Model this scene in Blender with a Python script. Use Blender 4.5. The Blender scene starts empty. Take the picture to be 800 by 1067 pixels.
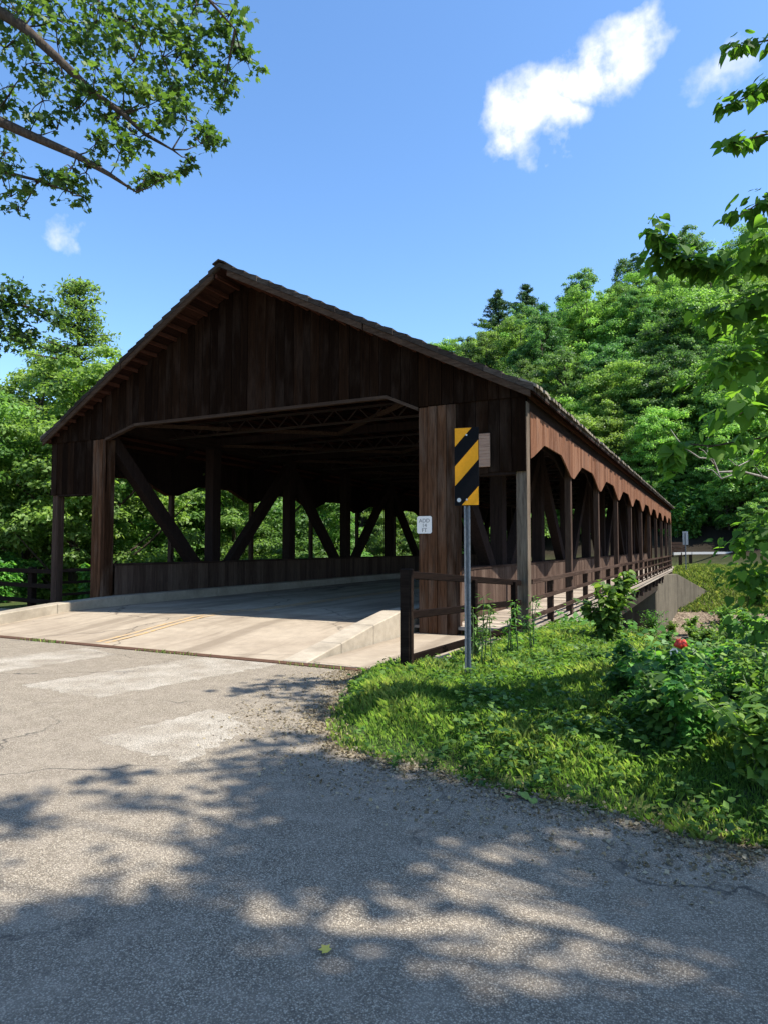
import bpy, math, random
import numpy as np
from mathutils import Vector, Matrix

R = np.random.default_rng(7)
random.seed(7)
scene = bpy.context.scene
COL = scene.collection

# ------------------------------------------------------------------ camera
F_PX, CX, CY, VPX, VPY, CAM_H = 700.0, 400.0, 533.5, 748.0, 570.0, 1.68
pitch = math.atan((VPY - CY) / F_PX)
yaw = math.atan((VPX - CX) / (F_PX / math.cos(pitch)))
fw = np.array([-math.sin(yaw) * math.cos(pitch), math.cos(yaw) * math.cos(pitch), math.sin(pitch)])
rt = np.array([math.cos(yaw), math.sin(yaw), 0.0])
upv = np.cross(rt, fw)
CAM = np.array([0, 0, CAM_H])


def at(u, v, d):
    """world point that lies d metres in front of the lens at photo position u, v"""
    return CAM + d * (fw + rt * (u - CX) / F_PX - upv * (v - CY) / F_PX)


def px(p):
    d = np.asarray(p, float) - CAM
    w = d @ fw
    return CX + F_PX * (d @ rt) / w, CY - F_PX * (d @ upv) / w, w


cam_d = bpy.data.cameras.new('camera')
cam = bpy.data.objects.new('camera', cam_d)
COL.objects.link(cam)
scene.camera = cam
cam_d.sensor_fit = 'VERTICAL'
cam_d.sensor_height = 36.0
cam_d.lens = 36.0 * F_PX / 1067.0
cam_d.clip_start, cam_d.clip_end = 0.05, 4000
m = Matrix(((rt[0], upv[0], -fw[0], 0), (rt[1], upv[1], -fw[1], 0), (rt[2], upv[2], -fw[2], CAM_H), (0, 0, 0, 1)))
cam.matrix_world = m

# ------------------------------------------------------------------ light
SUN = np.array([0.64, 0.05, 1.0])
SUN /= np.linalg.norm(SUN)
elev = math.asin(SUN[2])
azim = math.atan2(SUN[0], SUN[1])          # clockwise from +Y
sl = bpy.data.lights.new('sun', 'SUN')
sl.energy = 4.7
sl.angle = math.radians(0.53)
sl.color = (1.0, 0.945, 0.86)
so = bpy.data.objects.new('sun', sl)
COL.objects.link(so)
so.rotation_euler = Vector(-SUN).to_track_quat('-Z', 'Y').to_euler()

scene.view_settings.view_transform = 'Standard'
scene.view_settings.look = 'None'
scene.view_settings.gamma = 1.0
scene.view_settings.exposure = 1.15
scene.view_settings.use_curve_mapping = False


class NT:
    """small helper to wire node trees"""

    def __init__(s, tree):
        s.t = tree
        tree.nodes.clear()

    def n(s, typ, **kw):
        nd = s.t.nodes.new(typ)
        for k, v in kw.items():
            if k.startswith('i_'):
                key = k[2:].replace('_', ' ')
                nd.inputs[int(key) if key.isdigit() else key].default_value = v
            else:
                setattr(nd, k, v)
        return nd

    def l(s, a, b):
        s.t.links.new(a, b)

    def math(s, op, a, b=0.0, clamp=False):
        nd = s.n('ShaderNodeMath', operation=op, use_clamp=clamp)
        for i, x in enumerate((a, b)):
            if isinstance(x, (int, float)):
                nd.inputs[i].default_value = x
            else:
                s.l(x, nd.inputs[i])
        return nd.outputs[0]

    def ramp(s, fac, stops, interp='LINEAR'):
        nd = s.n('ShaderNodeValToRGB')
        cr = nd.color_ramp
        cr.interpolation = interp
        while len(cr.elements) < len(stops):
            cr.elements.new(0.5)
        for e, (p, c) in zip(cr.elements, stops):
            e.position = p
            e.color = (*c, 1) if isinstance(c, tuple) else (c, c, c, 1)
        s.l(fac, nd.inputs[0])
        return nd.outputs[0]

    def mix(s, fac, a, b, blend='MIX'):
        nd = s.n('ShaderNodeMix', data_type='RGBA', blend_type=blend)
        for sock, x in ((nd.inputs['Factor'], fac), (nd.inputs[6], a), (nd.inputs[7], b)):
            if isinstance(x, (int, float)):
                sock.default_value = x
            elif isinstance(x, tuple):
                sock.default_value = (*x, 1)
            else:
                s.l(x, sock)
        return nd.outputs[2]

    def noise(s, vec, scale, detail=4.0, rough=0.55):
        nd = s.n('ShaderNodeTexNoise')
        nd.inputs['Scale'].default_value = scale
        nd.inputs['Detail'].default_value = detail
        nd.inputs['Roughness'].default_value = rough
        if vec is not None:
            s.l(vec, nd.inputs['Vector'])
        return nd.outputs['Fac']

    def mapping(s, vec, scale):
        nd = s.n('ShaderNodeMapping')
        nd.inputs['Scale'].default_value = scale
        s.l(vec, nd.inputs['Vector'])
        return nd.outputs[0]

    def bump(s, h, strength, dist):
        nd = s.n('ShaderNodeBump')
        nd.inputs['Strength'].default_value = strength
        nd.inputs['Distance'].default_value = dist
        s.l(h, nd.inputs['Height'])
        return nd.outputs[0]


# world: sky and the three small clouds (they sit at infinity, by direction)
w = bpy.data.worlds.new('World')
scene.world = w
w.use_nodes = True
nt = NT(w.node_tree)
sky = nt.n('ShaderNodeTexSky', sky_type='NISHITA')
sky.sun_disc = False
sky.sun_elevation = elev
sky.sun_rotation = azim
sky.altitude = 300
sky.air_density = 1.0
sky.dust_density = 0.7
sky.ozone_density = 2.8
tc = nt.n('ShaderNodeTexCoord')


def unit(v):
    return v / np.linalg.norm(v)


def dot(vec, d):
    nd = nt.n('ShaderNodeVectorMath', operation='DOT_PRODUCT')
    nt.l(vec, nd.inputs[0])
    nd.inputs[1].default_value = tuple(d)
    return nd.outputs['Value']


hsv = nt.n('ShaderNodeHueSaturation', i_Saturation=1.14, i_Value=1.06)
nt.l(sky.outputs[0], hsv.inputs['Color'])
col = hsv.outputs[0]
warp = nt.n('ShaderNodeTexNoise')
warp.inputs['Scale'].default_value = 14
warp.inputs['Detail'].default_value = 6
nt.l(tc.outputs['Generated'], warp.inputs['Vector'])
warp.inputs['Roughness'].default_value = 0.55
wsub = nt.n('ShaderNodeVectorMath', operation='SUBTRACT')
nt.l(warp.outputs['Color'], wsub.inputs[0])
wsub.inputs[1].default_value = (0.5, 0.5, 0.5)
wsc = nt.n('ShaderNodeVectorMath', operation='SCALE')
nt.l(wsub.outputs[0], wsc.inputs[0])
wsc.inputs['Scale'].default_value = 0.11
wadd = nt.n('ShaderNodeVectorMath', operation='ADD')
nt.l(tc.outputs['Generated'], wadd.inputs[0])
nt.l(wsc.outputs[0], wadd.inputs[1])
wisp = nt.noise(tc.outputs['Generated'], 22, 7, 0.58)
#            u    v    angle  semi-axes (rad)  strength  threshold width
blobs = [[(540, 128, 34, 36), (562, 112, 38, 34), (596, 88, 40, 26), (630, 66, 40, 34), (652, 52, 32, 34), (588, 128, 26, 24), (530, 150, 22, 20)],
         [(755, 66, 26, 20)], [(64, 245, 15, 17)]]
for gi, grp in enumerate(blobs):
    tot = None
    for (u, v, ru, rv) in grp:
        c = unit(at(u, v, 1.0) - CAM)
        r_ = unit(rt - c * (rt @ c))
        u_ = np.cross(r_, c) * -1
        u_ = unit(np.cross(c, r_)) * -1
        a = nt.math('DIVIDE', dot(wadd.outputs[0], r_), ru / 815.0)
        b = nt.math('DIVIDE', dot(wadd.outputs[0], u_), rv / 815.0)
        d2 = nt.math('ADD', nt.math('MULTIPLY', a, a), nt.math('MULTIPLY', b, b))
        front = nt.math('GREATER_THAN', dot(tc.outputs['Generated'], c), 0.5)
        g = nt.math('MULTIPLY', nt.math('EXPONENT', nt.math('MULTIPLY', d2, -1.0)), front)
        tot = g if tot is None else nt.math('MAXIMUM', tot, g)
    dens = nt.math('MULTIPLY', tot, nt.math('ADD', nt.math('MULTIPLY', wisp, 2.6), -0.3))
    if gi == 0:
        fac = nt.ramp(dens, [(0.24, 0.0), (0.5, 0.42), (0.85, 0.97)])
    else:
        fac = nt.ramp(dens, [(0.25, 0.0), (1.0, 0.6)])
    shade = nt.ramp(nt.noise(tc.outputs['Generated'], 18, 6, 0.6), [(0.36, (3.0, 3.35, 3.9)), (0.58, (4.3, 4.35, 4.45))])
    col = nt.mix(fac, col, shade)
bg = nt.n('ShaderNodeBackground')
bg.inputs['Strength'].default_value = 0.13
nt.l(col, bg.inputs['Color'])
wo = nt.n('ShaderNodeOutputWorld')
nt.l(bg.outputs[0], wo.inputs[0])


# ------------------------------------------------------------------ materials
def new_mat(name):
    mt = bpy.data.materials.new(name)
    mt.use_nodes = True
    return mt, NT(mt.node_tree)


def finish(nt, base, rough=0.8, normal=None, spec=0.3, metal=0.0):
    p = nt.n('ShaderNodeBsdfPrincipled')
    if isinstance(base, tuple):
        p.inputs['Base Color'].default_value = (*base, 1)
    else:
        nt.l(base, p.inputs['Base Color'])
    if isinstance(rough, (int, float)):
        p.inputs['Roughness'].default_value = rough
    else:
        nt.l(rough, p.inputs['Roughness'])
    p.inputs['Specular IOR Level'].default_value = spec
    p.inputs['Metallic'].default_value = metal
    if normal is not None:
        nt.l(normal, p.inputs['Normal'])
    o = nt.n('ShaderNodeOutputMaterial')
    nt.l(p.outputs[0], o.inputs[0])
    return p


def wood(name, c0, c1, c2, axis='Z', worn=None, worn_amt=0.5, grain=1.0):
    """boards: colour varies from board to board, streaks run along the grain, patches weather paler"""
    mt, nt = new_mat(name)
    g = nt.n('ShaderNodeNewGeometry')
    pos = g.outputs['Position']
    s = {'X': (0.7, 16, 16), 'Y': (16, 0.7, 16), 'Z': (16, 16, 0.7)}[axis]
    off = nt.n('ShaderNodeVectorMath', operation='ADD')
    nt.l(pos, off.inputs[0])
    sc = nt.n('ShaderNodeVectorMath', operation='SCALE')
    cmb = nt.n('ShaderNodeCombineXYZ')
    for i in range(3):
        nt.l(g.outputs['Random Per Island'], cmb.inputs[i])
    nt.l(cmb.outputs[0], sc.inputs[0])
    sc.inputs['Scale'].default_value = 37.0
    nt.l(sc.outputs[0], off.inputs[1])
    mp = nt.mapping(off.outputs[0], s)
    st = nt.noise(mp, 1.3, 6, 0.65)
    fine = nt.noise(mp, 5.0, 4, 0.6)
    f = nt.math('ADD', nt.math('MULTIPLY', st, 0.75), nt.math('MULTIPLY', g.outputs['Random Per Island'], 0.3))
    f = nt.math('ADD', f, 0.07)
    base = nt.ramp(f, [(0.32, c0), (0.58, c1), (0.85, c2)])
    if worn:
        big = nt.noise(nt.mapping(off.outputs[0], tuple(0.4 if k < 5 else 1.7 for k in s)), 1.6, 5, 0.6)
        wf = nt.math('MULTIPLY', nt.ramp(big, [(0.48, 0.0), (0.72, 1.0)]), worn_amt)
        base = nt.mix(wf, base, worn)
    base = nt.mix(nt.math('MULTIPLY', nt.ramp(fine, [(0.35, 1.0), (0.5, 0.0)]), 0.5), base, tuple(x * 0.45 for x in c0))
    finish(nt, base, 0.88, nt.bump(fine, 0.5 * grain, 0.012), 0.025)
    return mt


M = {}
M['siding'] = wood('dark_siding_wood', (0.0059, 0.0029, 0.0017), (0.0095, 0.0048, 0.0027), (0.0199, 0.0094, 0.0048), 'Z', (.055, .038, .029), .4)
M['column'] = wood('column_wood', (0.0141, 0.0075, 0.0043), (0.0389, 0.0189, 0.0105), (0.1235, 0.0590, 0.0308), 'Z', (.15, .108, .08), .6)
M['post'] = wood('post_wood', (0.0369, 0.0254, 0.0180), (0.0820, 0.0607, 0.0443), (0.1640, 0.1271, 0.0943), 'Z', (.24, .195, .15), .5)
M['thin_post'] = wood('thin_post_wood', (.018, .011, .009), (.04, .025, .019), (.09, .06, .046), 'Z')
M['fascia'] = wood('russet_fascia_wood', (0.0712, 0.0336, 0.0210), (0.1425, 0.0662, 0.0378), (0.2280, 0.1208, 0.0735), 'Z', (.23, .15, .11), .4)
M['parapet'] = wood('parapet_wood', (.035, .022, .017), (.07, .046, .035), (.12, .083, .063), 'Z', (.15, .11, .085), .4)
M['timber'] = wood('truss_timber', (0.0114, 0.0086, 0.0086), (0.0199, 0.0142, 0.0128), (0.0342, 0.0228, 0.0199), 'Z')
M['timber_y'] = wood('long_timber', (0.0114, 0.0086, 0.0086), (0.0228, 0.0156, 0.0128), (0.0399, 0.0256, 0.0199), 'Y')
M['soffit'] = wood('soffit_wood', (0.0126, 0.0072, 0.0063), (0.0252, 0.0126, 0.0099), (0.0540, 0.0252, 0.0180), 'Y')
M['purlin'] = wood('purlin_wood', (.03, .012, .008), (.06, .025, .017), (.11, .05, .034), 'Y')
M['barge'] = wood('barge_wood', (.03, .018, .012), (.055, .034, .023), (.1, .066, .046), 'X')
M['trim'] = wood('trim_wood', (.025, .016, .012), (.045, .03, .022), (.08, .055, .04), 'X')
M['rail'] = wood('rail_wood', (.016, .01, .008), (.034, .021, .016), (.075, .05, .038), 'Y', (.12, .085, .066), .35)
M['rail_dark'] = wood('dark_rail', (.004, .003, .0028), (.007, .0048, .0042), (.014, .009, .007), 'Y')
M['rail_x'] = wood('cross_rail_wood', (.006, .004, .0034), (.012, .008, .0065), (.025, .017, .013), 'X')
M['walk'] = wood('walkway_planks', (.18, .15, .12), (.3, .25, .2), (.42, .37, .3), 'X')
M['plain_board'] = wood('weathered_board', (.2, .115, .08), (.3, .18, .125), (.38, .25, .18), 'X')
M['shingle'] = wood('roof_shingles', (.02, .016, .014), (.04, .033, .028), (.08, .066, .056), 'X')
M['shake'] = wood('eave_shakes', (.1, .085, .065), (.2, .17, .13), (.33, .29, .23), 'X')


def concrete(name, c0, c1, dirt, scale=1.0, dirt_amt=.6, streak=False, scuff=0.0):
    mt, nt = new_mat(name)
    g = nt.n('ShaderNodeNewGeometry')
    pos = g.outputs['Position']
    big = nt.noise(pos, .55 * scale, 6, .62)
    mid = nt.noise(pos, 5 * scale, 5, .6)
    fine = nt.noise(pos, 90, 3, .6)
    base = nt.ramp(nt.math('ADD', nt.math('MULTIPLY', mid, .55), nt.math('MULTIPLY', fine, .45)), [(.32, c0), (.68, c1)])
    if streak:
        stn = nt.noise(nt.mapping(pos, (3.2, 3.2, .25)), 1.2, 6, .7)
    else:
        stn = big
    base = nt.mix(nt.math('MULTIPLY', nt.ramp(stn, [(.45, 0.0), (.68, 1.0)]), dirt_amt), base, dirt)
    if scuff:
        tr = nt.noise(nt.mapping(pos, (1.9, .16, 1)), 1.0, 5, .6)
        base = nt.mix(nt.math('MULTIPLY', nt.ramp(tr, [(.48, 0.0), (.62, 1.0)]), scuff), base, tuple(x * .8 for x in dirt))
        cr = nt.n('ShaderNodeTexVoronoi', feature='DISTANCE_TO_EDGE')
        cr.inputs['Scale'].default_value = .3
        wn = nt.n('ShaderNodeTexNoise')
        wn.inputs['Scale'].default_value = 1.7
        wn.inputs['Detail'].default_value = 6
        nt.l(pos, wn.inputs['Vector'])
        ad = nt.n('ShaderNodeVectorMath', operation='MULTIPLY_ADD')
        nt.l(wn.outputs['Color'], ad.inputs[0])
        ad.inputs[1].default_value = (.8, .8, 0)
        nt.l(pos, ad.inputs[2])
        nt.l(ad.outputs[0], cr.inputs['Vector'])
        base = nt.mix(nt.ramp(cr.outputs['Distance'], [(.001, .8), (.006, 0.0)]), base, (.06, .05, .04))
    pit = nt.n('ShaderNodeTexVoronoi')
    pit.inputs['Scale'].default_value = 70
    nt.l(pos, pit.inputs['Vector'])
    spots = nt.ramp(pit.outputs['Distance'], [(.05, 1.0), (.16, 0.0)])
    base = nt.mix(nt.math('MULTIPLY', spots, .35), base, tuple(x * .4 for x in dirt))
    finish(nt, base, .9, nt.bump(nt.math('ADD', fine, mid), .35, .008), .25)
    return mt


M['slab'] = concrete('approach_concrete', (.245, .202, .15), (.36, .3, .222), (.18, .139, .098), 1.0, .6, False, .6)
M['deck'] = concrete('deck_concrete', (.29, .242, .182), (.43, .363, .28), (.2, .16, .118), 1.0, .6, False, .6)
M['kerb'] = concrete('kerb_concrete', (.26, .222, .168), (.39, .337, .258), (.15, .125, .09), 1.6, .7)
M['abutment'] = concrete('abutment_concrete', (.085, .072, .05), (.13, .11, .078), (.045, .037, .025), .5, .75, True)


def asphalt(name, paint=False, col=None):
    mt, nt = new_mat(name)
    g = nt.n('ShaderNodeNewGeometry')
    pos = g.outputs['Position']
    vor = nt.n('ShaderNodeTexVoronoi')
    vor.inputs['Scale'].default_value = 135
    nt.l(pos, vor.inputs['Vector'])
    stone = nt.n('ShaderNodeSeparateColor')
    nt.l(vor.outputs['Color'], stone.inputs[0])
    base = nt.ramp(stone.outputs[0], [(.0, (.13, .104, .073)), (.35, (.26, .217, .157)), (.75, (.37, .315, .232)), (1.0, (.53, .465, .355))])
    gaps = nt.ramp(vor.outputs['Distance'], [(.38, 0.0), (.62, 1.0)])
    base = nt.mix(nt.math('MULTIPLY', gaps, .72), base, (.06, .05, .04))
    big = nt.noise(pos, .5, 6, .6)
    mid = nt.noise(pos, 4.5, 5, .65)
    base = nt.mix(nt.ramp(big, [(.35, 0.0), (.7, .45)]), base, (.21, .176, .134))
    base = nt.mix(nt.ramp(mid, [(.3, .3), (.55, 0.0)]), base, (.385, .33, .256))
    # wandering hairline cracks
    wv = nt.n('ShaderNodeTexVoronoi', feature='DISTANCE_TO_EDGE')
    wv.inputs['Scale'].default_value = .42
    wn = nt.n('ShaderNodeTexNoise')
    wn.inputs['Scale'].default_value = 2.2
    wn.inputs['Detail'].default_value = 5
    nt.l(pos, wn.inputs['Vector'])
    ad = nt.n('ShaderNodeVectorMath', operation='MULTIPLY_ADD')
    nt.l(wn.outputs['Color'], ad.inputs[0])
    ad.inputs[1].default_value = (.7, .7, 0)
    nt.l(pos, ad.inputs[2])
    nt.l(ad.outputs[0], wv.inputs['Vector'])
    crack = nt.math('MULTIPLY', nt.ramp(wv.outputs['Distance'], [(.001, 1.0), (.008, 0.0)]), nt.ramp(big, [(.46, 0.0), (.56, .8)]))
    base = nt.mix(crack, base, (.03, .028, .026))
    h = nt.math('SUBTRACT', stone.outputs[1], nt.math('MULTIPLY', gaps, 1.5))
    if paint:
        wear = nt.math('ADD', nt.math('MULTIPLY', nt.noise(pos, 2.2, 6, .6), .62), nt.math('MULTIPLY', nt.noise(pos, 60, 3, .6), .55))
        pf = nt.math('MULTIPLY', nt.ramp(wear, [(.48, 0.0), (.70, .54)]), nt.math('SUBTRACT', 1.0, nt.math('MULTIPLY', gaps, .75)))
        base = nt.mix(pf, base, col)
    finish(nt, base, .88, nt.bump(h, .55, .006), .3)
    return mt


M['asphalt'] = asphalt('weathered_asphalt')
M['paint'] = asphalt('worn_white_paint', True, (.66, .62, .53))


def worn_on_concrete(name, col):
    mt, nt = new_mat(name)
    g = nt.n('ShaderNodeNewGeometry')
    pos = g.outputs['Position']
    base = nt.ramp(nt.noise(pos, 60, 4, .6), [(.3, (.22, .19, .15)), (.7, (.34, .3, .235))])
    pf = nt.ramp(nt.noise(pos, 9, 6, .65), [(.38, .12), (.66, .75)])
    finish(nt, nt.mix(pf, base, col), .85)
    return mt


M['yellow'] = worn_on_concrete('worn_yellow_paint', (.5, .28, .07))


def ground_mat():
    mt, nt = new_mat('earth_and_turf')
    g = nt.n('ShaderNodeNewGeometry')
    pos = g.outputs['Position']
    n1 = nt.noise(pos, 1.3, 6, .65)
    n2 = nt.noise(pos, 24, 5, .7)
    turf = nt.ramp(n2, [(.3, (.02, .03, .008)), (.6, (.05, .075, .018)), (.8, (.11, .1, .04))])
    vor = nt.n('ShaderNodeTexVoronoi')
    vor.inputs['Scale'].default_value = 16
    nt.l(pos, vor.inputs['Vector'])
    sp = nt.n('ShaderNodeSeparateColor')
    nt.l(vor.outputs['Color'], sp.inputs[0])
    dirt = nt.ramp(nt.math('ADD', nt.math('MULTIPLY', n2, .5), nt.math('MULTIPLY', sp.outputs[0], .5)),
                   [(.25, (.05, .036, .024)), (.5, (.13, .095, .065)), (.75, (.3, .235, .17)), (.9, (.42, .36, .28))])
    sx = nt.n('ShaderNodeSeparateXYZ')
    nt.l(pos, sx.inputs[0])
    mr = nt.n('ShaderNodeMapRange')
    mr.inputs[1].default_value = -.35
    mr.inputs[2].default_value = -1.9
    nt.l(sx.outputs[2], mr.inputs[0])
    f = nt.math('ADD', mr.outputs[0], nt.math('MULTIPLY', nt.math('SUBTRACT', n1, .5), 1.3), True)
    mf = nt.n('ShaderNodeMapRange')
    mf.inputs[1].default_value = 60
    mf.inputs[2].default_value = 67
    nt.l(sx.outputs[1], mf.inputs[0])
    shaded_humus = nt.ramp(n2, [(.35, (.008, .006, .004)), (.7, (.03, .023, .013))])  # forest soil, with the shade under the hill trees put into its colour
    finish(nt, nt.mix(mf.outputs[0], nt.mix(f, turf, dirt), shaded_humus), .95, nt.bump(n2, .6, .05), .15)
    return mt


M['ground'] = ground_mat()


def leaf_mat(name, dark, mid, light, trans, tw=.4, rough=.5, spec=.3, hue=.05):
    mt, nt = new_mat(name)
    at_ = nt.n('ShaderNodeAttribute', attribute_name='rnd')
    oi = nt.n('ShaderNodeObjectInfo')
    base = nt.ramp(at_.outputs['Fac'], [(.05, dark), (.5, mid), (.95, light)])
    hs = nt.n('ShaderNodeHueSaturation')
    nt.l(nt.math('ADD', nt.math('MULTIPLY', oi.outputs['Random'], hue), .5 - hue * .32), hs.inputs['Hue'])
    nt.l(nt.math('ADD', nt.math('MULTIPLY', nt.math('FRACT', nt.math('MULTIPLY', oi.outputs['Random'], 7.3)), .6), .72), hs.inputs['Value'])
    nt.l(base, hs.inputs['Color'])
    p = nt.n('ShaderNodeBsdfPrincipled')
    nt.l(hs.outputs[0], p.inputs['Base Color'])
    p.inputs['Roughness'].default_value = rough
    p.inputs['Specular IOR Level'].default_value = spec
    tr = nt.n('ShaderNodeBsdfTranslucent')
    nt.l(nt.mix(1.0, hs.outputs[0], trans, 'MULTIPLY'), tr.inputs['Color'])
    mx = nt.n('ShaderNodeMixShader')
    mx.inputs[0].default_value = tw
    nt.l(p.outputs[0], mx.inputs[1])
    nt.l(tr.outputs[0], mx.inputs[2])
    o = nt.n('ShaderNodeOutputMaterial')
    nt.l(mx.outputs[0], o.inputs[0])
    return mt


M['leaf_hill'] = leaf_mat('hillside_foliage', (0.0722, 0.1233, 0.0355), (0.1546, 0.2566, 0.0582), (0.2680, 0.3899, 0.0865), (2.0, 2.1, 1.2), .42)
M['leaf_hill_dark'] = leaf_mat('dark_hillside_foliage', (0.0431, 0.0834, 0.0287), (0.0862, 0.1552, 0.0489), (0.1510, 0.2372, 0.0719), (1.8, 2.0, 1.2), .4)
M['leaf_pine'] = leaf_mat('pine_needles', (0.0405, 0.0788, 0.0315), (0.0788, 0.1350, 0.0495), (0.1350, 0.2025, 0.0675), (1.3, 1.4, 1.0), .2)
M['leaf_left'] = leaf_mat('riverside_foliage', (0.0553, 0.0984, 0.0278), (0.1174, 0.1969, 0.0494), (0.2073, 0.3029, 0.0797), (2.1, 2.2, 1.1), .42)
M['leaf_maple'] = leaf_mat('maple_leaves', (0.0324, 0.0636, 0.0180), (0.0744, 0.1272, 0.0300), (0.1500, 0.2100, 0.0528), (2.2, 2.3, 1.0), .38)
M['leaf_linden'] = leaf_mat('linden_leaves', (0.0338, 0.0810, 0.0162), (0.0607, 0.1350, 0.0243), (0.1080, 0.2025, 0.0351), (2.6, 2.7, 1.0), .5, .62, .15)
M['leaf_shrub'] = leaf_mat('shrub_leaves', (0.0422, 0.0990, 0.0211), (0.0911, 0.1822, 0.0330), (0.1822, 0.2878, 0.0581), (2.1, 2.2, 1.0), .4)
M['grass'] = leaf_mat('grass_blades', (0.0936, 0.1610, 0.0317), (0.1950, 0.2928, 0.0607), (0.4056, 0.4246, 0.1320), (1.7, 1.8, 1.0), .38, .5, .2)
M['leaf_litter'] = leaf_mat('dry_leaf_litter', (.09, .06, .035), (.22, .16, .1), (.42, .34, .24), (1.2, 1.1, .9), .2)


def bark_mat(name, c0, c1):
    mt, nt = new_mat(name)
    g = nt.n('ShaderNodeNewGeometry')
    n = nt.noise(nt.mapping(g.outputs['Position'], (9, 9, 1.6)), 2.0, 7, .7)
    finish(nt, nt.ramp(n, [(.3, c0), (.7, c1)]), .9, nt.bump(n, .8, .03), .15)
    return mt


M['bark'] = bark_mat('brown_bark', (.025, .018, .013), (.1, .078, .06))
M['pale_bark'] = bark_mat('bleached_dead_wood', (.15, .13, .105), (.34, .31, .265))


def plain(name, c, rough=.5, metal=0.0, spec=.4, var=.25):
    mt, nt = new_mat(name)
    g = nt.n('ShaderNodeNewGeometry')
    n = nt.noise(g.outputs['Position'], 30, 5, .65)
    base = nt.ramp(n, [(.3, tuple(x * (1 - var) for x in c)), (.7, tuple(min(1, x * (1 + var * .5)) for x in c))])
    finish(nt, base, rough, None, spec, metal)
    return mt


M['yellow_sheet'] = plain('amber_sign_sheeting', (.88, .35, .012), .55, 0, .15, .08)
M['black_sheet'] = plain('black_sign_sheeting', (.006, .006, .007), .7, 0, .08, .2)
M['white_sheet'] = plain('white_sign_face', (.74, .71, .66), .6, 0, .15, .1)
M['letter'] = plain('sign_lettering', (.16, .16, .15), .6)
M['galv'] = plain('galvanised_steel', (.2, .205, .21), .6, .3, .4, .4)
M['alu'] = plain('aluminium_back', (.5, .5, .5), .45, .5, .5, .15)
M['rust'] = plain('rusty_steel_joint', (.09, .045, .026), .8, .2, .3, .5)
M['steel_dark'] = plain('brown_painted_steel', (.025, .016, .013), .6, .2, .3, .3)
M['rock'] = concrete('river_rock', (.2, .18, .15), (.36, .33, .28), (.11, .1, .08), 3.0, .6)
M['stem'] = plain('green_stems', (.06, .1, .03), .6)
M['red'] = plain('red_petals', (.55, .035, .015), .5)
M['paper_blue'] = plain('pale_blue_plastic', (.4, .46, .52), .4)
M['leaf_yellow'] = plain('yellow_fallen_leaf', (.55, .45, .08), .6)
M['leaf_green'] = plain('green_fallen_leaf', (.14, .22, .04), .6)


def water_mat():
    mt, nt = new_mat('creek_water')
    g = nt.n('ShaderNodeNewGeometry')
    n = nt.noise(nt.mapping(g.outputs['Position'], (1.0, 2.2, 1.0)), 3.0, 5, .6)
    finish(nt, (.035, .03, .018), .08, nt.bump(n, .25, .05), .5)
    return mt


M['water'] = water_mat()


# ------------------------------------------------------------------ object helpers
def tag(o, label=None, cat=None, group=None, kind=None):
    for k, v in (('label', label), ('category', cat), ('group', group), ('kind', kind)):
        if v:
            o[k] = v
    return o


def empty(name, loc=(0, 0, 0), label=None, cat=None, group=None):
    o = bpy.data.objects.new(name, None)
    COL.objects.link(o)
    o.location = loc
    return tag(o, label, cat, group)


def link(name, me, mat, parent=None):
    o = bpy.data.objects.new(name, me)
    COL.objects.link(o)
    if mat is not None:
        me.materials.append(mat)
    if parent is not None:
        o.parent = parent
    return o


CHILD = {}


def copy_thing(root, loc, rz=0.0, scale=1.0, label=None, group=None):
    r = root.copy()
    COL.objects.link(r)
    r.location = loc
    r.rotation_euler = (0, 0, rz)
    r.scale = (scale,) * 3 if isinstance(scale, (int, float)) else scale
    if label:
        r['label'] = label
    if group:
        r['group'] = group
    for ch in root.children:
        c = ch.copy()
        COL.objects.link(c)
        c.parent = r
    return r


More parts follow.
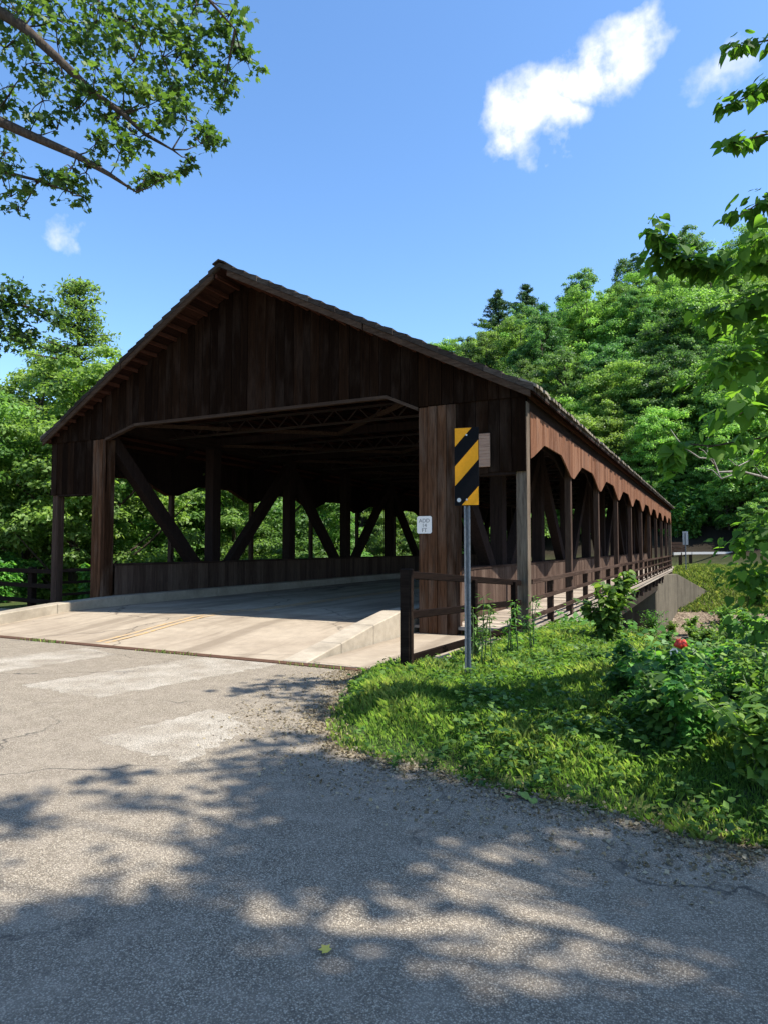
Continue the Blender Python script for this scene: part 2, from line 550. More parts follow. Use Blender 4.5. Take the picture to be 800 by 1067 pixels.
class MB:
    """collects boxes, beams and tubes and builds them as one mesh"""

    def __init__(s):
        s.v, s.f = [], []

    def hexa(s, p):
        b = len(s.v)
        s.v += [tuple(map(float, q)) for q in p]
        s.f += [tuple(b + i for i in q) for q in ((0, 3, 2, 1), (4, 5, 6, 7), (0, 1, 5, 4), (1, 2, 6, 5), (2, 3, 7, 6), (3, 0, 4, 7))]
        return s

    def box(s, x0, x1, y0, y1, z0, z1):
        return s.hexa([(x0, y0, z0), (x1, y0, z0), (x1, y1, z0), (x0, y1, z0), (x0, y0, z1), (x1, y0, z1), (x1, y1, z1), (x0, y1, z1)])

    def beam(s, p, q, wdt, hgt, side=None):
        p, q = np.array(p, float), np.array(q, float)
        d = unit(q - p)
        ref = np.array(side, float) if side is not None else (np.array([0, 0, 1.0]) if abs(d[2]) < .9 else np.array([1.0, 0, 0]))
        a = unit(np.cross(ref, d)) if side is None else unit(ref - d * (ref @ d))
        b = np.cross(d, a)
        a, b = a * wdt / 2, b * hgt / 2
        return s.hexa([p - a - b, p + a - b, p + a + b, p - a + b, q - a - b, q + a - b, q + a + b, q - a + b])

    def tube(s, pts, rad, n=6, cap=True):
        pts = [np.array(p, float) for p in pts]
        b0 = len(s.v)
        for i, p in enumerate(pts):
            d = unit(pts[min(i + 1, len(pts) - 1)] - pts[max(i - 1, 0)])
            a = unit(np.cross(d, (0.31, 0.17, 0.93) if abs(d[2]) < .9 else (1, 0.1, 0)))
            c = np.cross(d, a)
            r = rad[i] if hasattr(rad, '__len__') else rad
            for k in range(n):
                t = 2 * math.pi * k / n
                s.v.append(tuple(p + r * (a * math.cos(t) + c * math.sin(t))))
        for i in range(len(pts) - 1):
            for k in range(n):
                k2 = (k + 1) % n
                s.f.append((b0 + i * n + k, b0 + i * n + k2, b0 + (i + 1) * n + k2, b0 + (i + 1) * n + k))
        if cap:
            s.f.append(tuple(b0 + k for k in reversed(range(n))))
            e = b0 + (len(pts) - 1) * n
            s.f.append(tuple(e + k for k in range(n)))
        return s

    def prism(s, poly, ext):
        """closed outline (3D points) extruded by the vector ext"""
        b = len(s.v)
        n = len(poly)
        e = np.array(ext, float)
        s.v += [tuple(map(float, p)) for p in poly] + [tuple(np.array(p, float) + e) for p in poly]
        s.f.append(tuple(b + i for i in range(n)))
        s.f.append(tuple(b + n + i for i in reversed(range(n))))
        for i in range(n):
            j = (i + 1) % n
            s.f.append((b + j, b + i, b + n + i, b + n + j))
        return s

    def build(s, name, mat, parent=None, bevel=0.0, smooth=False):
        me = bpy.data.meshes.new(name)
        me.from_pydata(s.v, [], s.f)
        me.update()
        import bmesh
        bm = bmesh.new()
        bm.from_mesh(me)
        bmesh.ops.recalc_face_normals(bm, faces=bm.faces)
        bm.to_mesh(me)
        bm.free()
        o = link(name, me, mat, parent)
        if bevel:
            bv = o.modifiers.new('bevel', 'BEVEL')
            bv.width = bevel
            bv.segments = 1
            bv.limit_method = 'ANGLE'
        if smooth:
            me.polygons.foreach_set('use_smooth', [True] * len(me.polygons))
        return o


def poly_mesh(name, V, k, rnd=None):
    """V (n, k, 3): n separate polygons of k corners each; rnd (n): stored per face"""
    n = V.shape[0]
    me = bpy.data.meshes.new(name)
    me.vertices.add(n * k)
    me.vertices.foreach_set('co', V.reshape(-1).astype(np.float32))
    me.loops.add(n * k)
    me.loops.foreach_set('vertex_index', np.arange(n * k, dtype=np.int32))
    me.polygons.add(n)
    me.polygons.foreach_set('loop_start', np.arange(0, n * k, k, dtype=np.int32))
    me.update(calc_edges=True)
    if rnd is not None:
        a = me.attributes.new('rnd', 'FLOAT', 'FACE')
        a.data.foreach_set('value', np.clip(rnd, 0, 1).astype(np.float32))
    return me


def nrm(a):
    return a / np.maximum(np.linalg.norm(a, axis=-1, keepdims=True), 1e-9)


QUAD = np.array([(0, 0, 0), (.45, .32, .06), (1, 0, -.08), (.45, -.32, .06)])
HEART = np.array([(.04, 0, 0), (-.07, .2, .05), (.02, .36, .08), (.2, .44, .09), (.42, .41, .07), (.64, .29, .03), (.84, .13, -.05), (1.06, 0, -.16), (.84, -.13, -.05), (.64, -.29, .03), (.42, -.41, .07), (.2, -.44, .09), (.02, -.36, .08), (-.07, -.2, .05)])
STAR = np.array([(0, 0, 0), (.1, .42, .05), (.3, .28, .04), (.62, .52, .0), (.6, .2, .03), (1.05, 0, -.12), (.6, -.2, .03), (.62, -.52, 0), (.3, -.28, .04), (.1, -.42, .05)])


def leaves(P, N, size, tmpl, rng, droop=0.0, T=None):
    """polygons for leaves at P facing N; droop pulls the tips down"""
    n = len(P)
    N = nrm(N)
    t = rng.normal(size=(n, 3)) if T is None else T + rng.normal(size=(n, 3)) * .45
    t[:, 2] -= droop
    t = nrm(t - N * (t * N).sum(1, keepdims=True))
    b = np.cross(N, t)
    s = np.asarray(size).reshape(-1, 1, 1)
    k = tmpl
    return P[:, None] + s * (k[None, :, 0:1] * t[:, None] + k[None, :, 1:2] * b[:, None] + k[None, :, 2:3] * N[:, None])


def clump_cloud(rng, centers, radii, counts, flat=.6, up=.8):
    Ps, Ns, Rs = [], [], []
    for c, r, k in zip(centers, radii, counts):
        d = nrm(rng.normal(size=(k, 3)))
        d[:, 2] = np.where(d[:, 2] < -.25, -d[:, 2] * .6, d[:, 2])
        rr = rng.random(k) ** .45 * (1 + rng.normal(size=k) * .1)
        off = d * rr[:, None] * r * np.array([1, 1, flat])
        Ps.append(c + off)
        Ns.append(nrm(d * .7 + rng.normal(size=(k, 3)) * .55 + np.array([0, 0, up])))
        Rs.append(np.clip(rng.random() * .45 + rng.random(k) * .55, 0, 1))
    return np.concatenate(Ps), np.concatenate(Ns), np.concatenate(Rs)


def broad_tree_meshes(name, seed, h=11.0, rad=3.6, base=.22, n_clump=46, per=190, leaf=.34, flat=.62, shape=0.0, tmpl=QUAD, cl=(.13, .29)):
    """crown and trunk meshes of a broadleaf tree standing at the origin"""
    rng = np.random.default_rng(seed)
    zc = h * (base + (1 - base) / 2)
    hz = h * (1 - base) / 2
    cs, rs = [], []
    lean = rng.normal(size=2) * .08
    while len(cs) < n_clump:
        d = nrm(rng.normal(size=3))
        r = rng.random() ** .4
        q = d * r
        wz = 1.0 - shape * max(0, q[2]) ** 1.2          # shape > 0 narrows the top
        lump = 1 + .22 * math.sin(3 * math.atan2(d[1], d[0]) + seed) + .12 * math.sin(5 * math.atan2(d[1], d[0]) + 2 * seed)
        c = np.array([q[0] * rad * wz * lump, q[1] * rad * wz * lump, zc + q[2] * hz])
        c[:2] += lean * c[2]
        cs.append(c)
        rs.append(rad * rng.uniform(*cl) * (1 - .35 * shape * max(0, q[2])))
    P, N, rn = clump_cloud(rng, cs, rs, [int(per * (r_ / (rad * (cl[0] + cl[1]) / 2)) ** 1.6) for r_ in rs], flat)
    crown = poly_mesh(name + '_crown', leaves(P, N, leaf * rng.uniform(.7, 1.25, len(P)), tmpl, rng, .3), len(tmpl), rn)
    mb = MB()
    r0 = h * .018
    top = np.array([lean[0] * h * .85, lean[1] * h * .85, h * .85])
    pts = [np.array([0, 0, -1.2]), np.array([0, 0, .15]), np.array([lean[0] * h * .3, lean[1] * h * .3, h * .3]), np.array([lean[0] * h * .6, lean[1] * h * .6, h * .6]), top]
    mb.tube(pts, [r0 * 1.5, r0 * 1.15, r0 * .85, r0 * .5, r0 * .12], 8)
    for c in cs[:18]:
        z0 = max(h * .12, c[2] - np.linalg.norm(c[:2]) * .7 - .3)
        z0 = min(z0, h * .75)
        s0 = np.array([lean[0] * z0, lean[1] * z0, z0])
        mid = s0 * .45 + c * .55 + np.array([0, 0, -.15 * rad * .3])
        mb.tube([s0, mid, c], [r0 * .4, r0 * .22, r0 * .06], 5, False)
    me = bpy.data.meshes.new(name + '_trunk')
    me.from_pydata(mb.v, [], mb.f)
    me.update()
    return crown, me


def pine_meshes(name, seed, h=16.0, rad=2.6, leaf=.42, dn=1.0, step=1.0):
    rng = np.random.default_rng(seed)
    Ps, Ns, rn = [], [], []
    mb = MB()
    mb.tube([(0, 0, -1.2), (0, 0, h * .5), (0, 0, h)], [h * .016, h * .011, .02], 7)
    z = h * .2
    while z < h * .99:
        f = (z / h - .2) / .8
        L = rad * min(1.0, (1 - f) * 1.5) ** .8 * rng.uniform(.55, 1.2) + .3
        for k in range(rng.integers(4, 7)):
            a = rng.random() * 6.283
            Lk = L * rng.uniform(.6, 1.15)
            end = np.array([math.cos(a) * Lk, math.sin(a) * Lk, z + Lk * rng.uniform(-.05, .3)])
            st = np.array([0, 0, z])
            mb.tube([st, end], [.05, .012], 4, False)
            n = int((40 + 130 * Lk / rad) * dn)
            t = rng.random(n) ** .7
            p = st + (end - st) * t[:, None] + rng.normal(size=(n, 3)) * np.array([.2, .2, .1]) * (1.15 - t[:, None] * .5)
            Ps.append(p)
            Ns.append(rng.normal(size=(n, 3)) * .6 + np.array([0, 0, .8]))
            rn.append(np.clip(t * .5 + rng.random(n) * .5, 0, 1))
        z += rng.uniform(.6, 1.3) * step
    P, N = np.concatenate(Ps), np.concatenate(Ns)
    crown = poly_mesh(name + '_crown', leaves(P, N, leaf * rng.uniform(.6, 1.3, len(P)), QUAD * np.array([1, .55, 1]), rng, .1), 4, np.concatenate(rn))
    me = bpy.data.meshes.new(name + '_trunk')
    me.from_pydata(mb.v, [], mb.f)
    me.update()
    return crown, me


def tree(name, meshes, leafmat, loc, rz, sc, label, cat='tree', group=None, bark='bark'):
    e = empty(name, loc, label, cat, group)
    e.rotation_euler = (0, 0, rz)
    e.scale = (sc,) * 3 if isinstance(sc, (int, float)) else sc
    for nm, me, mt in (('crown', meshes[0], leafmat), ('trunk', meshes[1], M[bark])):
        if not me.materials:
            me.materials.append(mt)
        o = bpy.data.objects.new(nm, me)
        COL.objects.link(o)
        o.parent = e
    return e


# ------------------------------------------------------------------ terrain
def sstep(a, b, x):
    t = np.clip((np.asarray(x, float) - a) / (b - a), 0, 1)
    return t * t * (3 - 2 * t)


EDGE = np.array([(-4.45, 8.2), (-4.2, 7.5), (-3.75, 6.7), (-3.6, 6.05), (-3.25, 5.4), (-2.75, 4.95), (-2.1, 4.8), (-1.24, 4.62), (-.29, 4.46), (.21, 4.38), (1.6, 4.1), (5, 3.2), (15, .4), (60, -12)])


def edge_y(x):
    return np.interp(x, EDGE[:, 0], EDGE[:, 1])


def bank_y(x):
    return np.interp(x, [-60, -16, -3.4, -2.2, -.5, 1.2, 3.2, 9, 40], [15, 14.5, 14.3, 13.0, 10.6, 8.6, 7.2, 6.2, 6])


def ground_z(x, y):
    x, y = np.asarray(x, float), np.asarray(y, float)
    wob = .35 * np.sin(x * .9 + 1.3) * np.cos(y * .6) + .2 * np.sin(x * 2.1 + y * 1.7)
    d1 = y - bank_y(x)
    d2 = 56 - y + .35 * np.maximum(x, 0)
    down = sstep(-.4, 6.5, d1) * sstep(-.5, 11, d2)
    z = -3.4 * down + wob * .22 * down
    # turf shoulder to the right of the path
    inside = (x > -4.5) & (y > edge_y(x))
    dist = np.where(inside, np.minimum(y - edge_y(x), (x + 4.6) * 1.1), -1)
    dist = np.where(y > 8.2, np.minimum(dist, (x + 3.42) * 1.0), dist)
    z = z + np.where(dist > 0, .19 * sstep(0, 1.0, dist), 0) * (1 - sstep(-.2, 3, d1))
    z = z - .03 - .05 * sstep(9, 12, y) * (x < -3.4)
    z = z + .05 * np.sin(x * 1.7) * np.sin(y * 1.3 + .4) * sstep(.2, 1.5, dist)
    # wooded hill beyond the far bank
    hill = 41 * sstep(60, 128, y) * (.72 + .28 * sstep(-50, 6, x)) * (1 - .75 * sstep(-55, -110, x)) + 10 * sstep(20, 90, x) * sstep(30, 60, y)
    return z + hill + sstep(62, 70, y) * .4 * wob


def axis(parts):
    out = []
    for a, b, s in parts:
        out += list(np.arange(a, b, s))
    return np.array(out)


gx = axis([(-1500, -120, 115), (-120, -24, 6), (-24, -6, 1.0), (-6, 5, .16), (5, 20, 1.0), (20, 120, 6), (120, 1501, 115)])
gy = axis([(-1200, -60, 95), (-60, -4, 4), (-4, 3.6, .8), (3.6, 16, .16), (16, 60, 1.0), (60, 140, 4), (140, 1501, 85)])
XX, YY = np.meshgrid(gx, gy)
ZZ = ground_z(XX, YY)
nx, ny = len(gx), len(gy)
idx = np.arange(nx * ny).reshape(ny, nx)
quads = np.stack([idx[:-1, :-1], idx[:-1, 1:], idx[1:, 1:], idx[1:, :-1]], -1).reshape(-1, 4)
me = bpy.data.meshes.new('ground')
me.from_pydata(np.stack([XX, YY, ZZ], -1).reshape(-1, 3).tolist(), [], quads.tolist())
me.update()
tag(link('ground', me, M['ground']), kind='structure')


def sheet(name, pts, mat, z=None, kind='structure', thick=0.0):
    mb = MB()
    if thick:
        mb.prism([(p[0], p[1], (p[2] if z is None else z) - thick) for p in pts], (0, 0, thick))
    else:
        mb.v = [(p[0], p[1], p[2] if z is None else z) for p in pts]
        mb.f = [tuple(range(len(pts)))]
    return tag(mb.build(name, mat), kind=kind)


# asphalt road, with a finely wandering edge against the grass
er = []
for a, b in zip(EDGE[:-1], EDGE[1:]):
    n = max(2, int(np.linalg.norm(b - a) / .12)) if a[0] < 3 else 6
    for t in np.arange(n) / n:
        p = a + (b - a) * t
        er.append(p + R.normal(size=2) * (.018 if a[0] < 3 else 0))
er.append(EDGE[-1])
JY = 8.1
road_pts = [(-4.45, JY), (-60, JY), (-60, -40), (60, -40)] + [tuple(p) for p in reversed(er[1:])]
sheet('road', road_pts, M['asphalt'], 0.0)

# worn crosswalk bars and rusty joint
def gp(u, v):
    d = fw + rt * (u - CX) / F_PX - upv * (v - CY) / F_PX
    return (CAM + d * (CAM_H / -d[2]))[:2]


for q in ([(-30, 689), (-30, 705), (122, 682), (90, 675)], [(22, 714), (105, 727), (335, 684), (262, 677)], [(99, 770), (187, 795), (268, 760), (222, 738)]):
    g4 = [np.array(gp(*p_)) for p_ in q]
    ring = []
    for a, b in zip(g4, g4[1:] + g4[:1]):
        n = max(3, int(np.linalg.norm(b - a) / .07))
        for t in np.arange(n) / n:
            ring.append(tuple(a + (b - a) * t + R.normal(size=2) * .028))
    sheet('road_marking', ring, M['paint'], .0015)


# ------------------------------------------------------------------ approach slab, kerbs, walks
def road_z(y):
    return .004 + .2 * float(sstep(8.1, 11.4, y))


KR, KL = -5.78, -13.5        # faces of the right and left kerbs towards the road
mb = MB()
ys = [8.22, 8.8, 9.4, 10.0, 10.6, 11.2, 11.8, 12.3]
for a, b in zip(ys[:-1], ys[1:]):
    for x0, x1 in ((KL, -9.64), (-9.64, KR)):
        cr = lambda x: .045 if x == -9.64 else 0.0
        mb.f.append(tuple(range(len(mb.v), len(mb.v) + 4)))
        mb.v += [(x0, a, road_z(a) + cr(x0) * sstep(8, 11, a)), (x1, a, road_z(a) + cr(x1) * sstep(8, 11, a)), (x1, b, road_z(b) + cr(x1) * sstep(8, 11, b)), (x0, b, road_z(b) + cr(x0) * sstep(8, 11, b))]
tag(mb.build('approach_road', M['slab']), kind='structure')
mb = MB()
mb.box(-16.5, -4.35, JY - .02, JY + .16, -.1, .012)
tag(mb.build('road_joint_strip', M['rust']), kind='structure')
sheet('left_approach_road', [(-30, 8.24), (KL - .35, 8.24), (KL - .35, 12.0), (-16.5, 12.0), (-30, 10.6)], M['slab'], .006)
sheet('sidewalk', [(-5.3, 8.24), (-4.42, 8.24), (-3.42, 8.6), (-3.35, 12.1), (-5.3, 12.1)], M['slab'], .02, thick=.12)


def kerb(name, x0, x1, prof, mat):
    """prof: list of (y, z top)"""
    mb = MB()
    for (a, za), (b, zb) in zip(prof[:-1], prof[1:]):
        mb.hexa([(x0, a, -.1), (x1, a, -.1), (x1, b - .008, -.1), (x0, b - .008, -.1), (x0, a, za), (x1, a, za), (x1, b - .008, zb), (x0, b - .008, zb)])
    return tag(mb.build(name, mat, bevel=.015), kind='structure')


kerb('kerb', KR, KR + .42, [(8.3, .02), (9.3, .16), (10.4, .33), (11.5, .47), (12.45, .475), (16, .475), (24, .475), (34, .475), (44, .475), (54, .475)], M['kerb'])
kerb('kerb', KL - .4, KL, [(6.9, .16), (9.0, .27), (10.5, .38), (12.45, .45), (16, .45), (24, .45), (34, .45), (44, .45), (54, .45)], M['kerb'])

# ------------------------------------------------------------------ covered bridge
XL, XR, XC = -15.76, -3.2, -9.48
Y0, BAY, NB = 12.2, 4.15, 10
Y1 = Y0 + BAY * NB
ZE, ZR = 4.56, 7.80                      # roof top at eave and ridge
EX = 6.58                                # half width of the roof
SL = (ZR - ZE) / EX
OVE, OVR = .36, 1.08                     # overhang of the roof at eave and at ridge


def roof_z(x):
    return ZR - SL * abs(x - XC)


def over(x):
    return OVR + (OVE - OVR) * abs(x - XC) / EX


bridge = empty('covered_bridge', (XC, Y0, 0), 'long dark timber covered bridge with gable roof and arched openings down its side', 'covered bridge')


def bpart(mb, name, mat, bevel=0.0, parent=None):
    o = mb.build(name, mat, None, bevel)
    o.parent = parent or bridge
    # keep every mesh in world coordinates below the bridge's own origin
    o.matrix_parent_inverse = Matrix.Identity(4)
    if parent is None:
        o.location = (-XC, -Y0, 0)
    return o


# roof: two slopes, each with butted shingle courses on top
for sgn in (-1, 1):
    mb = MB()
    n = 22
    for i in range(n):
        a0, a1 = EX * i / n, EX * (i + 1) / n + .03
        xa, xb = XC + sgn * a0, XC + sgn * min(a1, EX)
        za, zb = ZR - SL * a0, ZR - SL * min(a1, EX)
        ya, yb = Y0 - over(xa), Y0 - over(xb)
        j = R.uniform(-.012, .012)
        t0, t1 = .0, .045
        yE = Y1 + (Y0 - ya)
        yF = Y1 + (Y0 - yb)
        th = .085
        mb.hexa([(xa, ya + j, za - th), (xb, yb + j, zb - th + .001), (xb, yF, zb - th + .001), (xa, yE, za - th), (xa, ya + j, za + t0), (xb, yb + j, zb + t1), (xb, yF, zb + t1), (xa, yE, za + t0)])
    rf = bpart(mb, 'roof', M['shingle'])
    # row of split shakes along the eave
    mb = MB()
    y = Y0 - OVE
    while y < Y1 + OVE:
        wd = R.uniform(.12, .24)
        ex = EX + R.uniform(.02, .1)
        zt = ZR - SL * ex + .05
        mb.hexa([(XC + sgn * (EX - .25), y, zt + .25 * SL - .02), (XC + sgn * ex, y, zt - .045), (XC + sgn * ex, y + wd - .015, zt - .045 + R.uniform(-.01, .01)), (XC + sgn * (EX - .25), y + wd - .015, zt + .25 * SL - .02),
                 (XC + sgn * (EX - .25), y, zt + .25 * SL + .04), (XC + sgn * ex, y, zt + .012), (XC + sgn * ex, y + wd - .015, zt + .012), (XC + sgn * (EX - .25), y + wd - .015, zt + .25 * SL + .04)])
        y += wd
    bpart(mb, 'eave_shakes', M['shake'])
    # sheathing boards seen from below
    mb = MB()
    nb = 30
    for i in range(nb):
        a0, a1 = EX * i / nb + .006, EX * (i + 1) / nb - .006
        xa, xb = XC + sgn * a0, XC + sgn * a1
        mb.hexa([(xa, Y0 - over(xa) + .07, ZR - SL * a0 - .115), (xb, Y0 - over(xb) + .07, ZR - SL * a1 - .115), (xb, Y1 + over(xb) - .07, ZR - SL * a1 - .115), (xa, Y1 + over(xa) - .07, ZR - SL * a0 - .115),
                 (xa, Y0 - over(xa) + .07, ZR - SL * a0 - .088), (xb, Y0 - over(xb) + .07, ZR - SL * a1 - .088), (xb, Y1 + over(xb) - .07, ZR - SL * a1 - .088), (xa, Y1 + over(xa) - .07, ZR - SL * a0 - .088)])
    bpart(mb, 'roof_sheathing', M['soffit'])
    # purlins running the length of the roof and out under the gable overhang
    for i in range(21):
        a = EX * (i + .5) / 21.1
        x = XC + sgn * a
        z = ZR - SL * a - .16
        mb = MB()
        mb.beam((x, Y0 - over(x) + .075, z), (x, Y1 + over(x) - .075, z), .055, .08)
        bpart(mb, 'purlin', M['purlin'])
    # barge boards, front and back
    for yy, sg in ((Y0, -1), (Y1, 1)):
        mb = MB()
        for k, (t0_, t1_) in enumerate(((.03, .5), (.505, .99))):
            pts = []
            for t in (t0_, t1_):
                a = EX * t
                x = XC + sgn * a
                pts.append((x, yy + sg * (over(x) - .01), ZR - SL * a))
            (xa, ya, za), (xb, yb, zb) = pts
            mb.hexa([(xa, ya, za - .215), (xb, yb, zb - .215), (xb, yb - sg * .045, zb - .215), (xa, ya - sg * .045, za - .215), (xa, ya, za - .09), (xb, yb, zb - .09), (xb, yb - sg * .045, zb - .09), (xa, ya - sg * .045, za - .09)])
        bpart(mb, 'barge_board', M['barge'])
mb = MB()
y = Y0 - OVR - .03
while y < Y1 + OVR:
    mb.beam((XC - .16, y + .14, ZR - .02), (XC + .01, y + .14, ZR + .06), .28, .03, (0, 1, 0))
    mb.beam((XC + .16, y + .14, ZR - .02), (XC - .01, y + .14, ZR + .06), .28, .03, (0, 1, 0))
    y += .285
bpart(mb, 'ridge_cap', M['shingle'])

# portal openings
CL0, CL1, CR0, CR1 = -14.28, -13.82, -5.22, -4.44     # portal columns
ZH = 4.73


def open_z(x):
    """underside of the gable boarding across the portal"""
    if x < CL1 or x > CR0:
        return None
    return float(min(ZH, 4.44 + (x - CL1) * .29, 4.42 + (CR0 - x) * .45))


for yy, sg in ((Y0, -1), (Y1, 1)):
    mb = MB()
    x = XL - .1
    while x < XR + .1:
        wd = R.uniform(.19, .27)
        x1 = min(x + wd, XR + .1)
        if x < CL1 < x1:
            x1 = CL1
        if x < CR0 < x1:
            x1 = CR0
        xm = (x + x1) / 2
        dj = R.uniform(0, .014)
        for (lo, yo) in ((0, 0), (1, .035)):
            y_a = yy + sg * (.16 + yo + dj)
            y_b = yy + sg * (.135 + yo)
            za, zb = roof_z(x) - .13, roof_z(x1) - .13
            o0, o1 = open_z(x + .001), open_z(x1 - .001)
            if lo == 0:            # lower boards on either side of the portal
                if o0 is not None:
                    continue
                b0 = b1 = 3.06 + R.uniform(-.015, .015)
                za = zb = 4.6 if za > 4.6 else za
            else:                  # upper boards lap over them
                b0, b1 = (o0, o1) if o0 is not None else (4.43, 4.43)
                if min(za, zb) - max(b0, b1) < .03:
                    continue
            mb.hexa([(x + .004, y_b, b0), (x1 - .004, y_b, b1), (x1 - .004, y_a, b1), (x + .004, y_a, b0), (x + .004, y_b, za), (x1 - .004, y_b, zb), (x1 - .004, y_a, zb), (x + .004, y_a, za)])
        x = x1
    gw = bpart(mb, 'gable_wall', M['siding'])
    # pale trim under the header
    mb = MB()
    px_ = [CL1, CL1 + 1.0, CR0 - .69, CR0]
    for a, b in zip(px_[:-1], px_[1:]):
        za, zb = open_z(a), open_z(b)
        mb.hexa([(a, yy + sg * .1, za - .07), (b, yy + sg * .1, zb - .07), (b, yy + sg * .215, zb - .07), (a, yy + sg * .215, za - .07), (a, yy + sg * .1, za - .003), (b, yy + sg * .1, zb - .003), (b, yy + sg * .215, zb - .003), (a, yy + sg * .215, za - .003)])
    tr = mb.build('trim_board', M['trim'])
    tr.parent = gw
    for (c0, c1) in ((CL0, CL1), (CR0, CR1)):
        mb = MB()
        nb = 4
        for k in range(nb):
            a, b = c0 + (c1 - c0) * k / nb, c0 + (c1 - c0) * (k + 1) / nb
            d = R.uniform(0, .02)
            mb.box(a + .004, b - .004, yy + sg * (.175 + d), yy - sg * .13, .0, 4.42 - (0.0 if k else .01))
        bpart(mb, 'portal_column', M['column'], .008)
    # flat beam over the side walks
    for (a, b) in ((XL + .1, CL0), (CR1, XR - .1)):
        mb = MB()
        mb.box(a, b, yy - .12, yy + .12, 3.02, 3.2)
        bpart(mb, 'walk_lintel', M['timber'])

# posts along both sides
for X in (XL, XR):
    s = -1 if X == XL else 1
    for k in range(NB + 1):
        y = Y0 + BAY * k
        mb = MB()
        e = .105 if k in (0, NB) else .075
        mb.box(X - e, X + e, y - e, y + e, -.55 if k else -.3, 4.36 if k in (0, NB) else 4.3)
        bpart(mb, 'post', M['post'] if k in (0, NB) and s > 0 else M['thin_post'], .01)
    # arched fascia boards
    mb = MB()
    y = Y0 + .11
    xf = X + s * .085
    while y < Y1 - .12:
        y1 = min(y + R.uniform(.17, .25), Y1 - .11)

        def hem(yv):
            t = ((yv - Y0) / BAY) % 1.0
            t = min(t, 1 - t)
            return 3.32 + .4 * min(1.0, max(0.0, (t - .04) / .26))
        mb.hexa([(xf, y + .003, hem(y)), (xf + s * .035, y + .003, hem(y)), (xf + s * .035, y1 - .003, hem(y1)), (xf, y1 - .003, hem(y1)),
                 (xf, y + .003, 4.2), (xf + s * .035, y + .003, 4.2), (xf + s * .035, y1 - .003, 4.2), (xf, y1 - .003, 4.2)])
        y = y1
    fo = bpart(mb, 'arched_fascia', M['fascia'])
    mb = MB()
    y = Y0 + .12
    while y < Y1 - .13:
        y1 = min(y + .3, Y1 - .12)
        mb.hexa([(X - s * .078, y + .003, hem(y) + .01), (X - s * .1, y + .003, hem(y) + .01), (X - s * .1, y1 - .003, hem(y1) + .01), (X - s * .078, y1 - .003, hem(y1) + .01),
                 (X - s * .078, y + .003, 4.5), (X - s * .1, y + .003, 4.5), (X - s * .1, y1 - .003, 4.5), (X - s * .078, y1 - .003, 4.5)])
        y = y1
    lo_ = mb.build('shade_lining', M['timber'])  # dark inner boards added to stand in for the shade behind the fascia
    lo_.parent = fo
    mb = MB()
    mb.box(X - .06, X + .06, Y0 + .12, Y1 - .12, 4.2, 4.6)
    bpart(mb, 'wall_plate', M['timber_y'])
    # walkway deck with its edge boards
    mb = MB()
    xa, xb = (KL - .4, X) if s < 0 else (KR + .42, X)
    lo, hi = min(xa, xb), max(xa, xb)
    y = Y0 - .1
    while y < Y1 + .1:
        mb.box(lo + .01, hi + .02 * s, y, y + .18, .11, .16 + R.uniform(0, .008))
        y += .19
    wk = bpart(mb, 'walkway', M['walk'])
    mb = MB()
    for (z0, z1, o) in ((-.10, .0, .13), (.025, .105, .16)):
        for k in range(NB):
            mb.box(X + s * (o - .06), X + s * o, Y0 + BAY * k, Y0 + BAY * (k + 1) - .01, z0, z1)
    mb2 = mb.build('edge_board', M['walk'])
    mb2.parent = wk
    mb = MB()
    for k in range(NB * 2 + 1):
        y = Y0 + BAY * k / 2
        mb.box(min(X + s * .1, X - s * 2.2), max(X + s * .1, X - s * 2.2), y - .07, y + .07, -.34, -.11)
        bpart(mb, 'walkway_joist', M['timber'])
        mb = MB()
    # railing
    rl = MB()
    for k in range(NB):
        rl.box(X + s * .078, X + s * .135, Y0 + BAY * k + .1, Y0 + BAY * (k + 1) + .095, 1.0, 1.09)
    rail_o = bpart(rl, 'railing', M['rail'], .006)
    for z in (.68, .36):
        r2 = MB()
        r2.box(X + s * .08, X + s * .125, Y0 + .1, Y1 + .05, z, z + .075)
        o = r2.build('rail', M['rail'])
        o.parent = rail_o
    for k in range(NB):
        y = Y0 + BAY * (k + .5)
        r2 = MB()
        r2.box(X - .05, X + .07 * s if s > 0 else X + .05, y - .055, y + .055, -.5, 1.02) if s > 0 else r2.box(X - .07, X + .05, y - .055, y + .055, -.5, 1.02)
        o = r2.build('railing_post', M['rail'])
        o.parent = rail_o

